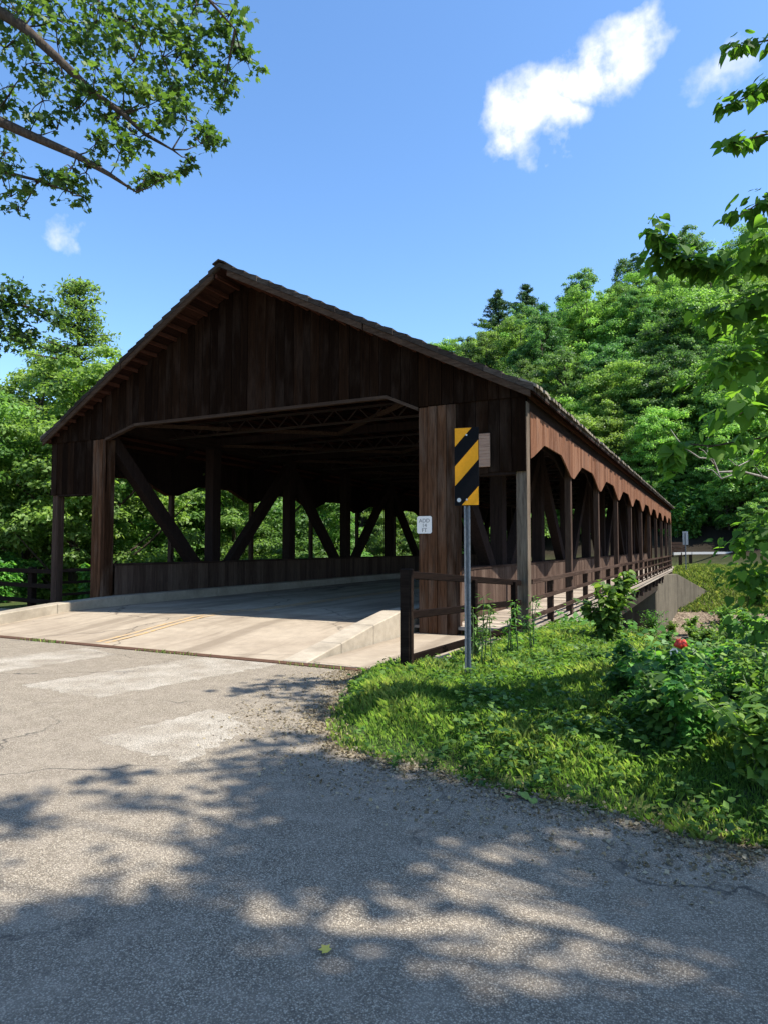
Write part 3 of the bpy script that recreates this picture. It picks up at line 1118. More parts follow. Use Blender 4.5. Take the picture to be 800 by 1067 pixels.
# trusses, parapets
for TX, s in ((-14.05, -1), (-4.93, 1)):
    mb = MB()
    x_in, x_out = (TX + .17, TX - .17)
    y = Y0 + .2
    while y < Y1 - .2:
        y1 = min(y + R.uniform(.17, .23), Y1 - .2)
        h = 1.2
        xo = TX + s * (.2 + R.uniform(0, .008))
        mb.box(min(xo, xo + s * .03), max(xo, xo + s * .03), y + .003, y1 - .003, .12, h)
        mb.box(min(TX - s * .23, TX - s * .2), max(TX - s * .23, TX - s * .2), y + .003, y1 - .003, .3, h)
        y = y1
    pp = bpart(mb, 'parapet', M['parapet'])
    mb = MB()
    mb.box(TX - .25, TX + .25, Y0 + .2, Y1 - .2, 1.203, 1.25)
    cp = mb.build('coping', M['rail'])
    cp.parent = pp
    for k in range(1, NB):
        y = Y0 + BAY * k
        mb = MB()
        mb.box(TX - .16, TX + .16, y - .19, y + .19, .1, 4.75)
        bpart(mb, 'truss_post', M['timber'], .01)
    for k in range(NB):
        ya, yb = Y0 + BAY * k, Y0 + BAY * (k + 1)
        top, bot = (ya, yb) if k % 2 == 0 else (yb, ya)
        mb = MB()
        mb.beam((TX, top, 4.6), (TX, bot, .35), .28, .34, (1, 0, 0))
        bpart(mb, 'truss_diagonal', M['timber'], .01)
    mb = MB()
    mb.box(TX - .18, TX + .18, Y0 + .2, Y1 - .2, 4.72, 5.05)
    bpart(mb, 'top_chord', M['timber_y'])
# ties, steel lattice joists and wind braces under the roof
for k in range(0, NB + 1):
    y = Y0 + BAY * k + (.25 if k == 0 else -.25 if k == NB else 0)
    mb = MB()
    mb.beam((-14.45, y, 4.94), (-4.51, y, 4.94), .16, .2)
    bpart(mb, 'tie_beam', M['timber'])
    for sgn in (-1, 1):
        mb = MB()
        mb.beam((XC, y, ZR - .3), (XC + sgn * (EX - .25), y, roof_z(XC + EX - .25) - .3), .12, .2)
        bpart(mb, 'rafter', M['timber'])
for k in range(NB):
    y = Y0 + BAY * (k + .5)
    mb = MB()
    z0, z1 = 4.74, 5.08
    for z in (z0, z1):
        mb.beam((-13.9, y, z), (-5.05, y, z), .07, .05)
    n = 26
    for i in range(n):
        xa, xb = -13.9 + 8.85 * i / n, -13.9 + 8.85 * (i + 1) / n
        mb.beam((xa, y, z0 if i % 2 else z1), (xb, y, z1 if i % 2 else z0), .028, .028)
    bpart(mb, 'lattice_joist', M['steel_dark'])
    mb = MB()
    mb.beam((-13.9, Y0 + BAY * k + .2, 4.86), (XC + .1, Y0 + BAY * (k + 1), 4.86), .09, .09)
    mb.beam((-5.05, Y0 + BAY * k + .2, 4.86), (XC - .1, Y0 + BAY * (k + 1), 4.86), .09, .09)
    bpart(mb, 'wind_brace', M['trim'])
mb = MB()
mb.box(XL + .2, XR - .2, Y0 + .06, Y1 - .06, -.95, -.36)
bpart(mb, 'deck_girders', M['steel_dark'])
mb = MB()
yy_ = [Y0 + .1, 20, 28, 36, 44, Y1]
for a, b in zip(yy_[:-1], yy_[1:]):
    mb.box(KL, -9.65, a, b - .012, .0, .21)
    mb.box(-9.645, KR, a, b - .012, .0, .212)
dk = bpart(mb, 'deck', M['deck'])
mb = MB()
for xo in (-9.78, -9.56):
    mb.box(xo - .05, xo + .05, Y0 + .3, Y1, .2, .2165)
o = mb.build('yellow_line', M['yellow'])
o.parent = dk
# yellow lines out on the slab
for xo in (-9.78, -9.56):
    mb = MB()
    ys2 = [8.4, 9.2, 10.0, 10.8, 11.6, 12.48]
    for a, b in zip(ys2[:-1], ys2[1:]):
        za, zb = road_z(a) + .045 * float(sstep(8, 11, a)) + .007, road_z(b) + .045 * float(sstep(8, 11, b)) + .007
        mb.f.append(tuple(range(len(mb.v), len(mb.v) + 4)))
        mb.v += [(xo - .05, a, za), (xo + .05, a, za), (xo + .05, b, zb), (xo - .05, b, zb)]
    tag(mb.build('road_marking', M['yellow']), kind='structure')

# abutments
ab = empty('bridge_abutment', (XC, 46, -3.5), 'streaked concrete abutment with sloping wing wall under the far end of the bridge', 'abutment')


def apart(mb, name, parent, off):
    o = mb.build(name, M['abutment'], parent, .02)
    o.location = (-off[0], -off[1], -off[2])
    return o


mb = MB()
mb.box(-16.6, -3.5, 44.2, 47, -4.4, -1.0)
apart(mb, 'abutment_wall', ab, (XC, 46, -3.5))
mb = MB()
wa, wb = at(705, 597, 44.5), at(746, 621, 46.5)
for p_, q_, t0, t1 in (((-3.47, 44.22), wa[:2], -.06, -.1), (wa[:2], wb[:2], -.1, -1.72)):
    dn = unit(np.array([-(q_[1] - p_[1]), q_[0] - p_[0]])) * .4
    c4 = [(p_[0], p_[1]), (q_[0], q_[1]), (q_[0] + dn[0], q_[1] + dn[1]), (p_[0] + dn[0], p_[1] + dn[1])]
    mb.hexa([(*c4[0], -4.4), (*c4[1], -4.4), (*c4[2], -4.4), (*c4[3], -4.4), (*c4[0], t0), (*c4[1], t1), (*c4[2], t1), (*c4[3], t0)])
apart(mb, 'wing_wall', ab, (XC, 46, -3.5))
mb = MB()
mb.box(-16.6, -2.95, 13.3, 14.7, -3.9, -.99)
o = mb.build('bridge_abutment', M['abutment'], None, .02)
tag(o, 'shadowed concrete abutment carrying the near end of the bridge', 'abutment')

# ------------------------------------------------------------------ signs and fences near the bridge
# object marker
ps = at(487, 690, 7.7)
sx_, sy_ = ps[0], ps[1]
om = empty('object_marker_sign', (sx_, sy_, .05), 'tall black and amber diagonally striped hazard sign on a steel post in the grass', 'road sign')
om.rotation_euler = (0, 0, math.radians(12))
mb = MB()
zb_, ph, pw = 2.11, .914, .285
mb.box(-pw / 2, pw / 2, -.004, .004, zb_, zb_ + ph)
panel = mb.build('sign_panel', M['black_sheet'], om, .003)
rc = .03


def inside_clip(poly, xl, xr, zl, zr):
    """clip a convex 2D polygon to a rectangle"""
    def clip(ps_, f):
        out = []
        for i in range(len(ps_)):
            a_, b_ = ps_[i], ps_[(i + 1) % len(ps_)]
            fa, fb = f(a_), f(b_)
            if fa >= 0:
                out.append(a_)
            if fa * fb < 0:
                t = fa / (fa - fb)
                out.append((a_[0] + (b_[0] - a_[0]) * t, a_[1] + (b_[1] - a_[1]) * t))
        return out
    for f in (lambda p: p[0] - xl, lambda p: xr - p[0], lambda p: p[1] - zl, lambda p: zr - p[1]):
        poly = clip(poly, f)
        if len(poly) < 3:
            return []
    return poly


mb = MB()
for c0, c1 in ((-.6, -.385), (-.075, .14 + .015), (.385, .9)):
    # stripes rise to the right: z - x*1.0 between c0 and c1 measured from the panel centre
    k = 1.12
    poly = [(-1, c0 - k), (1, c0 + k), (1, c1 + k), (-1, c1 - k)]
    poly = inside_clip(poly, -pw / 2 + .006, pw / 2 - .006, -ph / 2 + .006, ph / 2 - .006)
    if poly:
        b0 = len(mb.v)
        mb.v += [(p[0], -.0068, zb_ + ph / 2 + p[1]) for p in poly]
        mb.f.append(tuple(range(b0, b0 + len(poly))))
st = mb.build('amber_stripe', M['yellow_sheet'], panel)
mb = MB()
for (x, z, r) in ((-.09, zb_ + .065, .024), (-.0, zb_ + .07, .011), (.0, zb_ + ph - .09, .011)):
    mb.tube([(x, -.007, z), (x, -.014, z)], r, 14)
mb.build('bolt', M['alu'], panel)
mb = MB()          # U-channel post
for (a, b, c, d) in ((-.014, .014, .040, .045), (-.019, -.0145, .012, .045), (.0145, .019, .012, .045), (-.036, -.0195, .0075, .0118), (.0195, .036, .0075, .0118)):
    mb.box(a, b, c, d, -.3, zb_ + ph - .06)
mb.build('sign_post', M['galv'], om)

# small white plate on the portal column
pl = empty('clearance_sign', (-5.09, Y0 - .2, 2.11), 'small white plate lettered in black on the right portal column', 'sign')
mb = MB()
w2, h2, c_ = .155, .168, .025
mb.prism([(-w2 + c_, 0, -h2), (w2 - c_, 0, -h2), (w2, 0, -h2 + c_), (w2, 0, h2 - c_), (w2 - c_, 0, h2), (-w2 + c_, 0, h2), (-w2, 0, h2 - c_), (-w2, 0, -h2 + c_)], (0, -.006, 0))
plate = mb.build('sign_plate', M['white_sheet'], pl)
for k, (txt, z) in enumerate((('ADD', .065), ('14', -.028), ('FT', -.12))):
    cu = bpy.data.curves.new('lettering', 'FONT')
    cu.body = txt
    cu.size = .105
    cu.align_x = 'CENTER'
    cu.extrude = .0008
    tmp = bpy.data.objects.new('lettering', cu)
    COL.objects.link(tmp)
    bpy.context.view_layer.update()
    dm = bpy.data.meshes.new_from_object(tmp.evaluated_get(bpy.context.evaluated_depsgraph_get()))
    bpy.data.objects.remove(tmp)
    o = link('lettering', dm, M['letter'], plate)
    o.rotation_euler = (math.pi / 2, 0, 0)
    o.location = (0, -.0082, z - .02)

# blank board above the right-hand walk
mb = MB()
mb.box(-4.30, -3.76, Y0 - .23, Y0 - .2, 3.17, 3.80)
tag(mb.build('wooden_board', M['plain_board'], None, .005), 'blank weathered wooden board fixed beside the striped hazard sign above the walkway', 'board')

# timber rail fence leading to the right-hand corner post
fe = empty('rail_fence', (-3.37, 7.4, .1), 'dark brown three-rail timber fence between the sidewalk and the grass', 'fence')
P0, P1 = np.array([-3.37, 7.4]), np.array([-3.24, 12.06])


def fpt(t, z0, z1):
    q = P0 + (P1 - P0) * t
    return (q[0] + 3.37, q[1] - 7.4, z0 + (z1 - z0) * t - .1)


for k, (a, b) in enumerate(((1.345, 1.03), (.86, .68), (.33, .26))):
    mb = MB()
    p, q = fpt(0.01, a, b), fpt(1.0, a, b)
    mb.beam(p, q, .05, .095)
    mb.build('rail', M['rail_dark'], fe, .006)
for t, h, wd in ((0, 1.42, .13), (.47, 1.2, .1), (.9, 1.08, .1)):
    q = P0 + (P1 - P0) * t
    mb = MB()
    xo = q[0] + 3.37 + (.03 if t else 0)
    mb.box(xo - wd / 2, xo + wd / 2, q[1] - 7.4 - wd / 2, q[1] - 7.4 + wd / 2, -.5, h - .1)
    mb.build('fence_post', M['rail_x'] if t == 0 else M['rail_dark'], fe, .012)

# fence flaring away on the left
fl = empty('rail_fence', (-15.9, 12.25, 0), 'weathered dark rail fence flaring away from the far left corner post among the leaves', 'fence')
L0, L1 = np.array([0.0, 0.0]), np.array([-9.5, 1.2])
for z in (1.02, .62, .2):
    mb = MB()
    mb.beam((L0[0], L0[1], z), (L1[0], L1[1], z), .05, .12)
    mb.build('rail', M['rail_x'], fl, .005)
for t in (.135, .4, .66, .92):
    q = L0 + (L1 - L0) * t
    mb = MB()
    mb.box(q[0] - .09, q[0] + .09, q[1] + .03, q[1] + .2, -.5, 1.12)
    mb.build('fence_post', M['rail_x'], fl, .01)

# ------------------------------------------------------------------ things beyond the far end
sheet('far_road', [(-14, 54.3), (-4.9, 54.3), (-3.2, 56.5), (2, 60.5), (14, 62.5), (30, 63), (30, 69), (8, 68.5), (-5, 66), (-14, 62)], M['deck'], .05)
e = empty('object_marker_sign', (-2.2, 55.0, -.1), 'grey back of a narrow road sign beyond the far end of the bridge', 'road sign')
mb = MB()
mb.box(-.19, .19, -.006, .006, 1.95, 2.95)
mb.build('sign_panel', M['alu'], e)
mb = MB()
mb.box(-.04, .04, -.055, -.008, -.4, 2.85)
mb.build('sign_post', M['galv'], e)
g0 = at(719, 586, 57)
ge = empty('guardrail', (g0[0], g0[1], 0), 'pale guardrail on dark posts beside the road past the bridge', 'guardrail')
gp_ = [at(701, 580, 52)[:2] - g0[:2], at(708, 576, 54)[:2] - g0[:2], np.zeros(2), at(745, 574, 59)[:2] - g0[:2], at(790, 574, 61)[:2] - g0[:2]]
mb = MB()
for a, b in zip(gp_[:-1], gp_[1:]):
    mb.beam((*a, 1.16), (*b, 1.16), .1, .2)
mb.build('rail', M['alu'], ge)
for (x, y) in gp_[1:]:
    mb = MB()
    mb.box(x - .13, x + .13, y + .055, y + .28, -.6, 1.24)
    mb.build('guardrail_post', M['trim'], ge)
f0 = at(706, 570, 60)
e = empty('slat_panel_fence', (f0[0], f0[1], 0), 'short brown slatted wooden panel standing behind the far road sign', 'fence')
mb = MB()
for k in range(4):
    mb.box(-.55, .6, -.03, .03, 1.2 + k * .24, 1.4 + k * .24)
mb.build('slat_panel', M['fascia'], e)
for x in (-.45, .5):
    mb = MB()
    mb.box(x - .06, x + .06, .035, .13, -.4, 2.1)
    mb.build('fence_post', M['rail_x'], e)

# creek
sheet('water', [(-90, 24), (60, 24), (60, 40), (-90, 40)], M['water'], -3.28)

# ------------------------------------------------------------------ hillside trees
hillv = [broad_tree_meshes('hill_tree_a', 11, 12, 3.9, .08, 120, 150, .25, .75),
         broad_tree_meshes('hill_tree_b', 12, 13, 3.5, .08, 110, 150, .25, .8, .35),
         broad_tree_meshes('hill_tree_c', 13, 11, 4.4, .08, 130, 150, .25, .7),
         broad_tree_meshes('hill_tree_d', 14, 14, 3.7, .08, 120, 150, .24, .8, .2),
         broad_tree_meshes('hill_tree_e', 15, 10, 3.6, .06, 105, 150, .24, .75)]
KINDS = ['rounded pale green broadleaf tree crowded among others on the hillside behind the bridge',
         'narrow-topped broadleaf tree crowded among others on the hillside behind the bridge',
         'wide spreading broadleaf tree crowded among others on the hillside behind the bridge',
         'tall broadleaf tree crowded among others on the hillside behind the bridge',
         'small bushy broadleaf tree crowded among others on the hillside behind the bridge']


def hill_tree(x, y, sc, kind, z=None, group='trees on the wooded hillside', where='on the hillside behind the bridge'):
    z = float(ground_z(x, y)) if z is None else z
    return tree('broadleaf_tree', hillv[kind], M['leaf_hill_dark' if kind in (1, 3) else 'leaf_hill'], (x, y, z), R.random() * 6.28, (sc, sc, sc * R.uniform(.92, 1.12)), KINDS[kind].replace('on the hillside behind the bridge', where), 'tree', group)


y = 66.0
while y < 132:
    x = -78 + R.uniform(0, 4)
    while x < 30:
        xx, yy2 = x + R.uniform(-1.7, 1.7), y + R.uniform(-1.7, 1.7)
        u, v, wz = px((xx, yy2, float(ground_z(xx, yy2)) + 8))
        if 440 < u < 850 and v < 600 and not (y < 72 and -14 < xx < 14):
            hill_tree(xx, yy2, R.uniform(.8, 1.2), int(R.integers(0, 5)))
        x += 5.4
    y += 5.6
# dark wood edge low down past the far road
for (u, d, sc, k) in ((688, 76, .95, 1), (702, 72, .8, 4), (716, 76, .95, 3), (731, 73, 1.0, 0), (748, 75, 1.05, 2), (768, 70, 1.0, 3), (788, 66, 1.0, 0), (808, 62, 1.0, 2), (672, 79, 1.0, 0), (832, 60, .9, 4), (655, 82, 1.0, 2), (695, 84, 1.1, 3), (712, 86, 1.2, 2), (738, 84, 1.1, 4), (758, 82, 1.1, 0), (778, 78, 1.0, 4), (683, 70, .5, 4), (725, 68, .55, 4), (742, 68, .5, 4), (760, 64, .55, 4), (785, 60, .5, 4)):
    p = at(u, 580, d)
    hill_tree(p[0], p[1], sc, k, float(ground_z(p[0], p[1])) - .3, 'trees at the foot of the hill', 'at the dark wood edge past the road')
for x in range(-70, -34, 7):
    for y in range(6, 96, 8):
        xx, yy2 = x + R.uniform(-2, 2), y + R.uniform(-2, 2)
        u, v, wz = px((xx, yy2, 4))
        if wz > 8 and -40 < u < 470:
            hill_tree(xx, yy2, R.uniform(.9, 1.25), int(R.integers(0, 5)), None, 'trees far across the left bank', 'far across the left creek bank')
pv = [pine_meshes('pine_a', 31, 17, 5.2, .42, 1.1, .62), pine_meshes('pine_b', 32, 15, 4.4, .42, 1.1, .62)]
for i, (u, v, d, k, lb) in enumerate(((519, 302, 128, 0, 'dark pine on the ridge just above the bridge roof, first of three'), (547, 296, 132, 1, 'narrow dark pine at the middle of the three on the ridge'), (597, 296, 130, 1, 'dark pine on the ridge standing apart from the other two pines'))):
    top = at(u, v, d)
    h = 17 if k == 0 else 15
    tree('pine_tree', pv[k], M['leaf_pine'], (top[0], top[1], top[2] - h * 1.05), i * 1.3, 1.05, lb, 'tree', 'pines on the ridge')

# ------------------------------------------------------------------ trees on the left bank
midv = [broad_tree_meshes('river_tree_a', 21, 9.5, 3.0, .02, 170, 300, .15, .6, .25),
        broad_tree_meshes('river_tree_b', 22, 8.5, 3.4, .02, 180, 300, .15, .55, .1),
        broad_tree_meshes('river_tree_c', 23, 10.5, 2.7, .03, 170, 280, .14, .65, .5)]
LK = ['bushy yellow-green tree leafy to the ground on the left creek bank', 'wide low-branched tree leafy to the ground on the left creek bank', 'slim tapering tree leafy to the ground on the left creek bank']
for (x, y, sc, k) in ((-24.5, 14.6, 1.0, 1), (-21.2, 18.2, 1.1, 0), (-27.5, 19.5, 1.25, 2), (-23.5, 24, 1.2, 0), (-21.5, 30, 1.1, 1), (-27, 30, 1.3, 2), (-19.6, 24.5, .8, 2), (-22, 36, .9, 2), (-25.5, 41, 1.0, 0), (-22, 46.5, .9, 1),
                      (-24, 53, 1.0, 0), (-21, 60, .9, 2), (-27, 62, 1.1, 1), (-18.5, 67, 1.0, 0), (-13, 71, 1.0, 1), (-32, 24, 1.1, 0), (-34, 34, 1.1, 1), (-33, 46, 1.2, 2), (-31, 15.5, .9, 1)):
    z = float(ground_z(x, y))
    tree('bank_tree', midv[k], M['leaf_left'], (x, y, z - .2), R.random() * 6.28, sc * 1.12, LK[k], 'tree', 'trees along the left creek bank')
sp = pine_meshes('slender', 27, 11.5, 2.3, .2, .75, .32)
tp = at(84, 293, 27)
tree('slender_tree', sp, M['leaf_left'], (tp[0], tp[1], tp[2] - 11.3), .4, 1.0, 'slender feathery light green tree rising above the others left of the bridge', 'tree')


# ------------------------------------------------------------------ shrubs
def shrub_meshes(name, seed, h, spread, n_stem, per, leaf, tmpl=HEART):
    rng = np.random.default_rng(seed)
    mb = MB()
    Ps, Ns, Ts = [], [], []
    for i in range(n_stem):
        a = rng.random() * 6.283
        tip = np.array([math.cos(a) * spread * rng.uniform(.2, 1), math.sin(a) * spread * rng.uniform(.2, 1), h * rng.uniform(.55, 1.05)])
        b = np.array([rng.normal() * .05, rng.normal() * .05, -.15])
        mid = b * .4 + tip * .6 + np.array([-tip[0] * .25, -tip[1] * .25, h * .12])
        mb.tube([b, mid, tip], [.011, .008, .004], 5, False)
        t = rng.uniform(.25, 1.02, per)
        p = np.where(t[:, None] < .6, b + (mid - b) * (t[:, None] / .6), mid + (tip - mid) * ((t[:, None] - .6) / .4))
        out = nrm(rng.normal(size=(per, 3)) * np.array([1, 1, .35]))
        Ps.append(p + out * leaf * .55)
        Ns.append(np.array([0, 0, 1.0]) + rng.normal(size=(per, 3)) * .38 + out * .25)
        Ts.append(out)
    P, N, T = np.concatenate(Ps), np.concatenate(Ns), np.concatenate(Ts)
    fol = poly_mesh(name + '_foliage', leaves(P, N, leaf * rng.uniform(.55, 1.25, len(P)), tmpl, rng, .25, T), len(tmpl), rng.random(len(P)))
    me = bpy.data.meshes.new(name + '_stems')
    me.from_pydata(mb.v, [], mb.f)
    me.update()
    return fol, me


def shrub(name, meshes, loc, rz, sc, label, group=None, cat='shrub', mat='leaf_shrub'):
    e = empty(name, loc, label, cat, group)
    e.rotation_euler = (0, 0, rz)
    e.scale = (sc,) * 3
    for nm, me, mt in (('foliage', meshes[0], M[mat]), ('stems', meshes[1], M['stem'])):
        if not me.materials:
            me.materials.append(mt)
        o = bpy.data.objects.new(nm, me)
        COL.objects.link(o)
        o.parent = e
    return e


sv = [shrub_meshes('shrub_a', 41, 1.25, .55, 16, 52, .12), shrub_meshes('shrub_b', 42, .85, .6, 18, 44, .1), shrub_meshes('shrub_c', 43, .6, .5, 18, 38, .09), shrub_meshes('shrub_d', 44, 1.0, .5, 14, 60, .09, QUAD)]
SK = ['tall broad-leaved shrub in the tangle on the creek bank', 'medium broad-leaved shrub in the tangle on the creek bank', 'low broad-leaved shrub in the tangle on the creek bank', 'fine-leaved shrub in the tangle on the creek bank']
shrub('lone_shrub', sv[0], (*at(632, 690, 10.6)[:2], float(ground_z(*at(632, 690, 10.6)[:2])) - .1), .7, .95, 'tall shrub with bright leaves standing against the bridge railing', None)
VK = ['upright young broad-leaved plant standing in the long grass of the verge', 'bushy young broad-leaved plant standing in the long grass of the verge', 'squat young broad-leaved plant standing in the long grass of the verge', 'young fine-leaved plant standing in the long grass of the verge']
n_s = 0
while n_s < 80:
    x = R.uniform(-2.6, 4.2)
    yb = float(bank_y(x))
    y = yb + R.uniform(-1.6, 4.6)
    u, v, wz = px((x, y, float(ground_z(x, y)) + .4))
    if wz < 3 or u > 840 or u < 560:
        continue
    if y < edge_y(x) + 1.6:
        continue
    k = int(R.integers(0, 4))
    sc = R.uniform(.7, 1.15) * (1.0 if y > yb else .7)
    tv = px((x, y, float(ground_z(x, y)) + (1.25, .85, .6, 1.0)[k] * sc))[1]
    if tv < np.interp(u, [560, 600, 640, 700, 740, 772, 800], [674, 672, 664, 668, 668, 655, 635]):
        n_s += .1
        continue
    shrub('bank_shrub', sv[k], (x, y, float(ground_z(x, y)) - .05), R.random() * 6.28, sc, SK[k], 'shrubs on the creek bank')
    n_s += 1
n_s = 0
while n_s < 84:
    x = R.uniform(-2.2, 3.2)
    y = R.uniform(float(edge_y(x)) + .7, float(bank_y(x)) + .3)
    u, v, wz = px((x, y, float(ground_z(x, y))))
    if u < 590 or u > 830 or v < 690 or v > 700 + (u - 590) * .85:
        n_s += .05
        continue
    k = int(R.integers(0, 4))
    sc = R.uniform(.42, .8)
    if px((x, y, float(ground_z(x, y)) + (1.25, .85, .6, 1.0)[k] * sc))[1] < np.interp(u, [560, 600, 640, 700, 740, 772, 800], [674, 672, 664, 668, 668, 655, 635]):
        n_s += .05
        continue
    shrub('verge_plant', sv[k], (x, y, float(ground_z(x, y)) - .05), R.random() * 6.28, sc, VK[k], 'plants at the edge of the verge')
    n_s += 1
# low bushes across the creek
for (u, v, d, k, sc) in ((735, 632, 33, 1, 1.8), (752, 638, 31, 2, 2.2), (770, 632, 34, 1, 2.0), (790, 640, 30, 0, 1.8), (722, 645, 36, 2, 1.6), (780, 655, 26, 2, 2.0), (755, 622, 42, 1, 1.6), (790, 620, 44, 0, 1.5), (665, 650, 38, 2, 1.4), (700, 650, 40, 2, 1.3)):
    p = at(u, v, d)
    shrub('far_bush', sv[k], (p[0], p[1], float(ground_z(p[0], p[1])) - .1), R.random() * 6.28, sc, 'low leafy bush on the far side of the creek bed', 'bushes across the creek')
for i in range(34):
    p = at(R.uniform(672, 800), 575, R.uniform(64, 74))
    shrub('hillfoot_bush', sv[int(R.integers(0, 4))], (p[0], p[1], float(ground_z(p[0], p[1])) - .2), R.random() * 6.28, R.uniform(2.2, 4.2), 'bush in the dark undergrowth at the foot of the wooded hill', 'undergrowth bushes at the foot of the hill')
for i in range(22):
    p = at(R.uniform(648, 800), R.uniform(640, 668), R.uniform(26, 40))
    gz = float(ground_z(p[0], p[1]))
    if p[1] < float(bank_y(p[0])) + 6:
        continue
    shrub('far_bush', sv[int(R.integers(0, 4))], (p[0], p[1], gz - .1), R.random() * 6.28, R.uniform(.8, 1.5), 'low leafy bush on the far side of the creek bed', 'bushes across the creek')
# left bank bushes behind the rail fence
for i in range(16):
    x, y = R.uniform(-24, -16.6), R.uniform(13.2, 19)
    k = int(R.integers(0, 4))
    shrub('left_bush', sv[k], (x, y, float(ground_z(x, y)) - .1), R.random() * 6.28, R.uniform(1.0, 1.7), 'leafy bush behind the rail fence at the left end of the bridge', 'bushes behind the left fence')
# thin tall weeds by the marker post
wv = [shrub_meshes('weed_a', 51, 1.15, .12, 3, 60, .075, QUAD * np.array([1.2, .6, 1])), shrub_meshes('weed_b', 52, .9, .16, 4, 45, .07, QUAD * np.array([1.2, .6, 1]))]
for (u, d, k, lb) in ((508, 8.4, 0, 'tall thin weed beside the striped sign post'), (531, 9.2, 1, 'wispy weed in front of the corner post of the bridge'), (497, 8.9, 1, 'short weed growing by the middle post of the near fence'), (552, 9.6, 1, 'wispy weed under the first railing bay')):
    p = at(u, 680, d)
    shrub('tall_weed', wv[k], (p[0], p[1], float(ground_z(p[0], p[1]))), R.random() * 6.28, 1.0, lb, None, 'weed')

# red blossom and scrap of blue plastic in the tangle
p = at(709, 681, 6.0)
e = empty('red_flower', (p[0], p[1], p[2] - .42), 'single red blossom on a stem among the creek bank leaves', 'flower')
mb = MB()
for k in range(7):
    a = k * .9
    mb.tube([(0, 0, .47), (math.cos(a) * .04, math.sin(a) * .04, .5), (math.cos(a) * .03, math.sin(a) * .03, .545)], [.016, .03, .008], 6)
mb.build('blossom', M['red'], e, 0, True)
mb = MB()
mb.tube([(0, .01, -.2), (.01, 0, .2), (0, 0, .48)], [.009, .008, .006], 6)
mb.build('stem', M['stem'], e)
p = at(702, 676, 6.1)
mb = MB()
mb.v = [(p[0] + a * .035, p[1] + b * .03, p[2] - .03 + c * .035) for a, b, c in ((-1, 0, -1), (.2, .3, -1.2), (1, 0, -.3), (.7, .6, .9), (-.3, .2, 1.1), (-1.1, -.2, .3))]
mb.f = [(0, 1, 2, 3), (0, 3, 4, 5)]
tag(mb.build('plastic_scrap', M['paper_blue']), 'scrap of pale blue plastic caught beside the red blossom', 'litter')


def rock(name, loc, r, label, seed, group=None):
    import bmesh
    bm = bmesh.new()
    bmesh.ops.create_icosphere(bm, subdivisions=3, radius=1)
    rng = np.random.default_rng(seed)
    ax = rng.normal(size=(6, 3))
    for vt in bm.verts:
        c = np.array(vt.co)
        k = 1 + sum(.09 * math.sin(2.3 * float(a @ c) + i) for i, a in enumerate(ax))
        vt.co = Vector(c * k * np.array([1.2, .9, .65]) * r)
    me = bpy.data.meshes.new(name)
    bm.to_mesh(me)
    bm.free()
    o = link(name, me, M['rock'])
    o.location = loc
    return tag(o, label, 'rock', group)


p = at(578, 668, 11.2)
rock('rock', (p[0], p[1], p[2] - .1), .33, 'rounded grey rock in the grass below the bridge railing', 1)
for i in range(14):
    x, y = R.uniform(-2.5, 7), R.uniform(24, 44)
    rock('creek_stone', (x, y, float(ground_z(x, y)) + .03), R.uniform(.15, .45), 'pale stone lying in the creek bed', 10 + i, 'stones in the creek bed')


# ------------------------------------------------------------------ grass
def in_turf(x, y):
    ok = (y > edge_y(x) - .06 + .05 * np.sin(x * 9)) & (x > -4.35)
    ok &= ~((y > 7.9) & (x < -3.5 + .12 * np.sin(y * 5)))
    return ok & (y < bank_y(x) + 2.0)


def scatter(n, x0, x1, y0, y1, fn, bias=1.0):
    X = R.uniform(x0, x1, n)
    Y = y0 + (y1 - y0) * R.random(n) ** bias
    k = fn(X, Y)
    return X[k], Y[k]


def blades(X, Y, hgt, wid, name):
    n = len(X)
    Z = ground_z(X, Y) - .01
    a = R.random(n) * 6.283
    d = np.stack([np.cos(a), np.sin(a), np.zeros(n)], 1)
    side = np.stack([-np.sin(a), np.cos(a), np.zeros(n)], 1)
    h = hgt * R.uniform(.5, 1.2, n)
    lean = R.uniform(.08, .7, n)
    base = np.stack([X, Y, Z], 1)
    wv_ = (wid * R.uniform(.6, 1.3, n))[:, None]
    mid = base + d * (h * lean * .35)[:, None] + np.array([0, 0, 1]) * (h * .62)[:, None]
    tip = base + d * (h * lean)[:, None] + np.array([0, 0, 1]) * (h * (1 - .3 * lean))[:, None]
    V = np.stack([base - side * wv_, base + side * wv_, mid + side * wv_ * .7, tip, mid - side * wv_ * .7], 1)
    return V


X, Y = scatter(430000, -4.4, 5.5, 4.2, 15, in_turf, 1.25)
tuft = .5 + .5 * np.sin(X * 3.1 + 1.7 * np.sin(Y * 2.3)) * np.sin(Y * 2.7 + np.sin(X * 1.9))
bare = np.sin(X * 5.2 + 2 * np.sin(Y * 3.3)) * np.sin(Y * 4.7 + 1.3)
close = Y - edge_y(X)
keep = (R.random(len(X)) < np.where(close < .35, .45, 1.0)) & ((bare < .75) | (R.random(len(X)) < .25))
X, Y, tuft, close = X[keep], Y[keep], tuft[keep], close[keep]
V = blades(X, Y, (.07 + .11 * tuft) * (.6 + .6 * sstep(0, 1.6, close)), .0021, 'grass')
rn = np.clip(tuft * .5 + R.random(len(X)) * .55, 0, 1)
me = poly_mesh('grass', V, 5, rn)
g_ = link('grass', me, M['grass'])
tag(g_, 'green grass growing on the verge between the path and the creek bank', 'grass', None, 'stuff')
